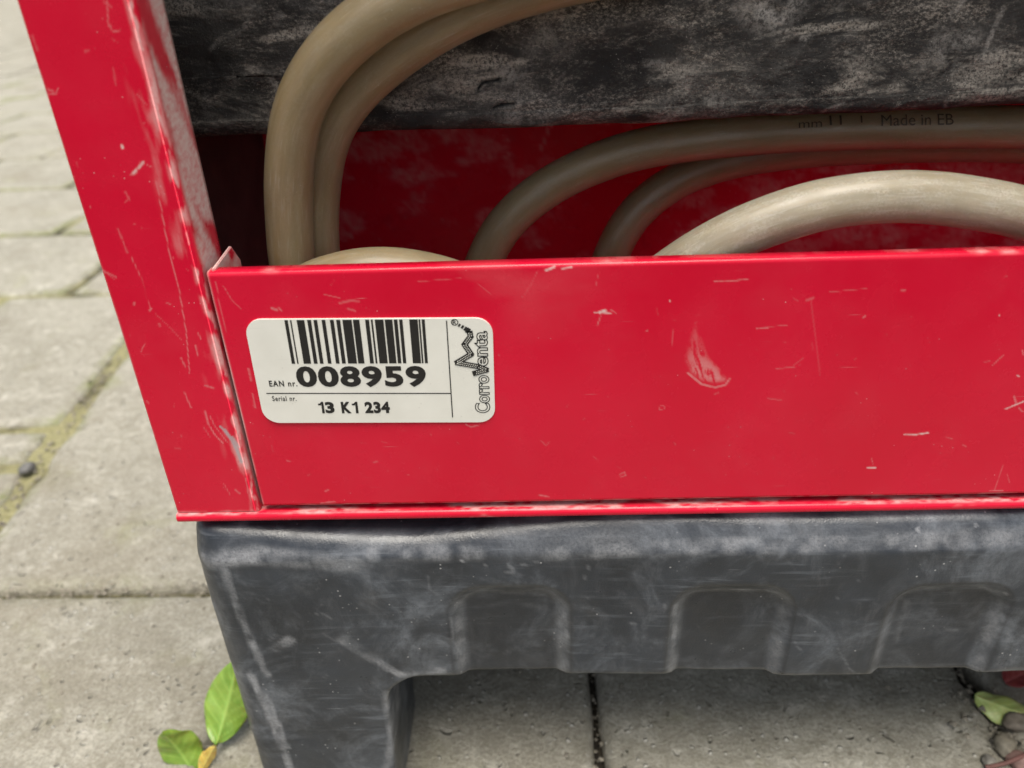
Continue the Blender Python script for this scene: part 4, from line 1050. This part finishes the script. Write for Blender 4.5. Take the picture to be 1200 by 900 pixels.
l2b, l2t = on_y(226, 902, gb[1] - .002), on_y(190, 858, gb[1] - .002)
child('leaf', leaf_mesh('leaf', l2b + [0, 0, -.004], l2t, .022, (.5, .3, .6), .1, .3), LG, weed)
child('stem', stem_mesh([b0, (b0 + l2b) / 2, l2b + [0, 0, -.004]], .0010), ST, weed)
l3 = on_y(236, 903, gb[1] - .004); l3t = on_y(252, 874, gb[1] - .002)
o = child('leaf', leaf_mesh('leaf', l3, l3t, .0085, (1, .3, -.6), .05, .3), LY, weed); o['label'] = 'small yellowed leaf'
# right: fallen pale leaf and red leaf, pebbles and bits in the joint
pa, pb = on_z(1142, 816, .004), on_z(1245, 850, .010)
tag(place('leaf', leaf_mesh('leaf', pa, pb, .020, (.25, -1, .0), .06, .25, .7), LP), 'pale yellow-green leaf lying across the joint by the pebbles', 'leaf')
pa, pb = on_z(1178, 800, .003), on_z(1235, 775, .012)
tag(place('leaf', leaf_mesh('leaf', pa, pb, .022, (.3, 1, .1), .06, .2), LR), 'dark red leaf lying in the shade under the cabinet', 'leaf')
def pebble(px_, py_, r, col, label):
    c = on_z(px_, py_, r * .3); bm = bmesh.new(); bmesh.ops.create_icosphere(bm, subdivisions=3, radius=1)
    co = np.array([v.co for v in bm.verts]); n_ = fbm(co + px_, 1.3, 3, int(px_)) - .5; n2 = np.round(co * 1.6) / 1.6
    co = (co * .75 + n2 * .25) * (1 + n_ * .7)[:, None] * [1.15, .95, .75] * r
    for v, q in zip(bm.verts, co): v.co = q
    for f in bm.faces: f.smooth = True
    me = bpy.data.meshes.new('pebble'); bm.to_mesh(me); bm.free()
    o = place('pebble', me, mat_plain('pebble_stone', col, .7, .4, .4, 300)); o.location = c; o.rotation_euler = (random.uniform(-.3, .3), 0, random.uniform(0, 6))
    tag(o, label, 'pebble')
pebble(1178, 874, .0062, (.22, .20, .155), 'largest tan pebble in the joint next to the pale leaf')
pebble(1160, 893, .0040, (.24, .23, .20), 'small grey pebble touching the largest tan pebble')
pebble(1197, 892, .0060, (.24, .15, .13), 'reddish brown pebble beside the largest tan pebble')
pebble(1192, 846, .0070, (.22, .19, .15), 'dark brown pebble under the edge of the pale leaf')
pebble(32, 549, .0070, (.16, .16, .155), 'dark grey pebble at the corner where three paving slabs meet')
tag(place('twig', stem_mesh([on_z(1155, 899, .002), on_z(1176, 896, .005), on_z(1200, 885, .007), on_z(1230, 870, .004)], .0012), mat_plain('twig_bark', (.15, .07, .06), .7, .4, .3, 200)), 'thin reddish twig lying among the pebbles', 'twig')
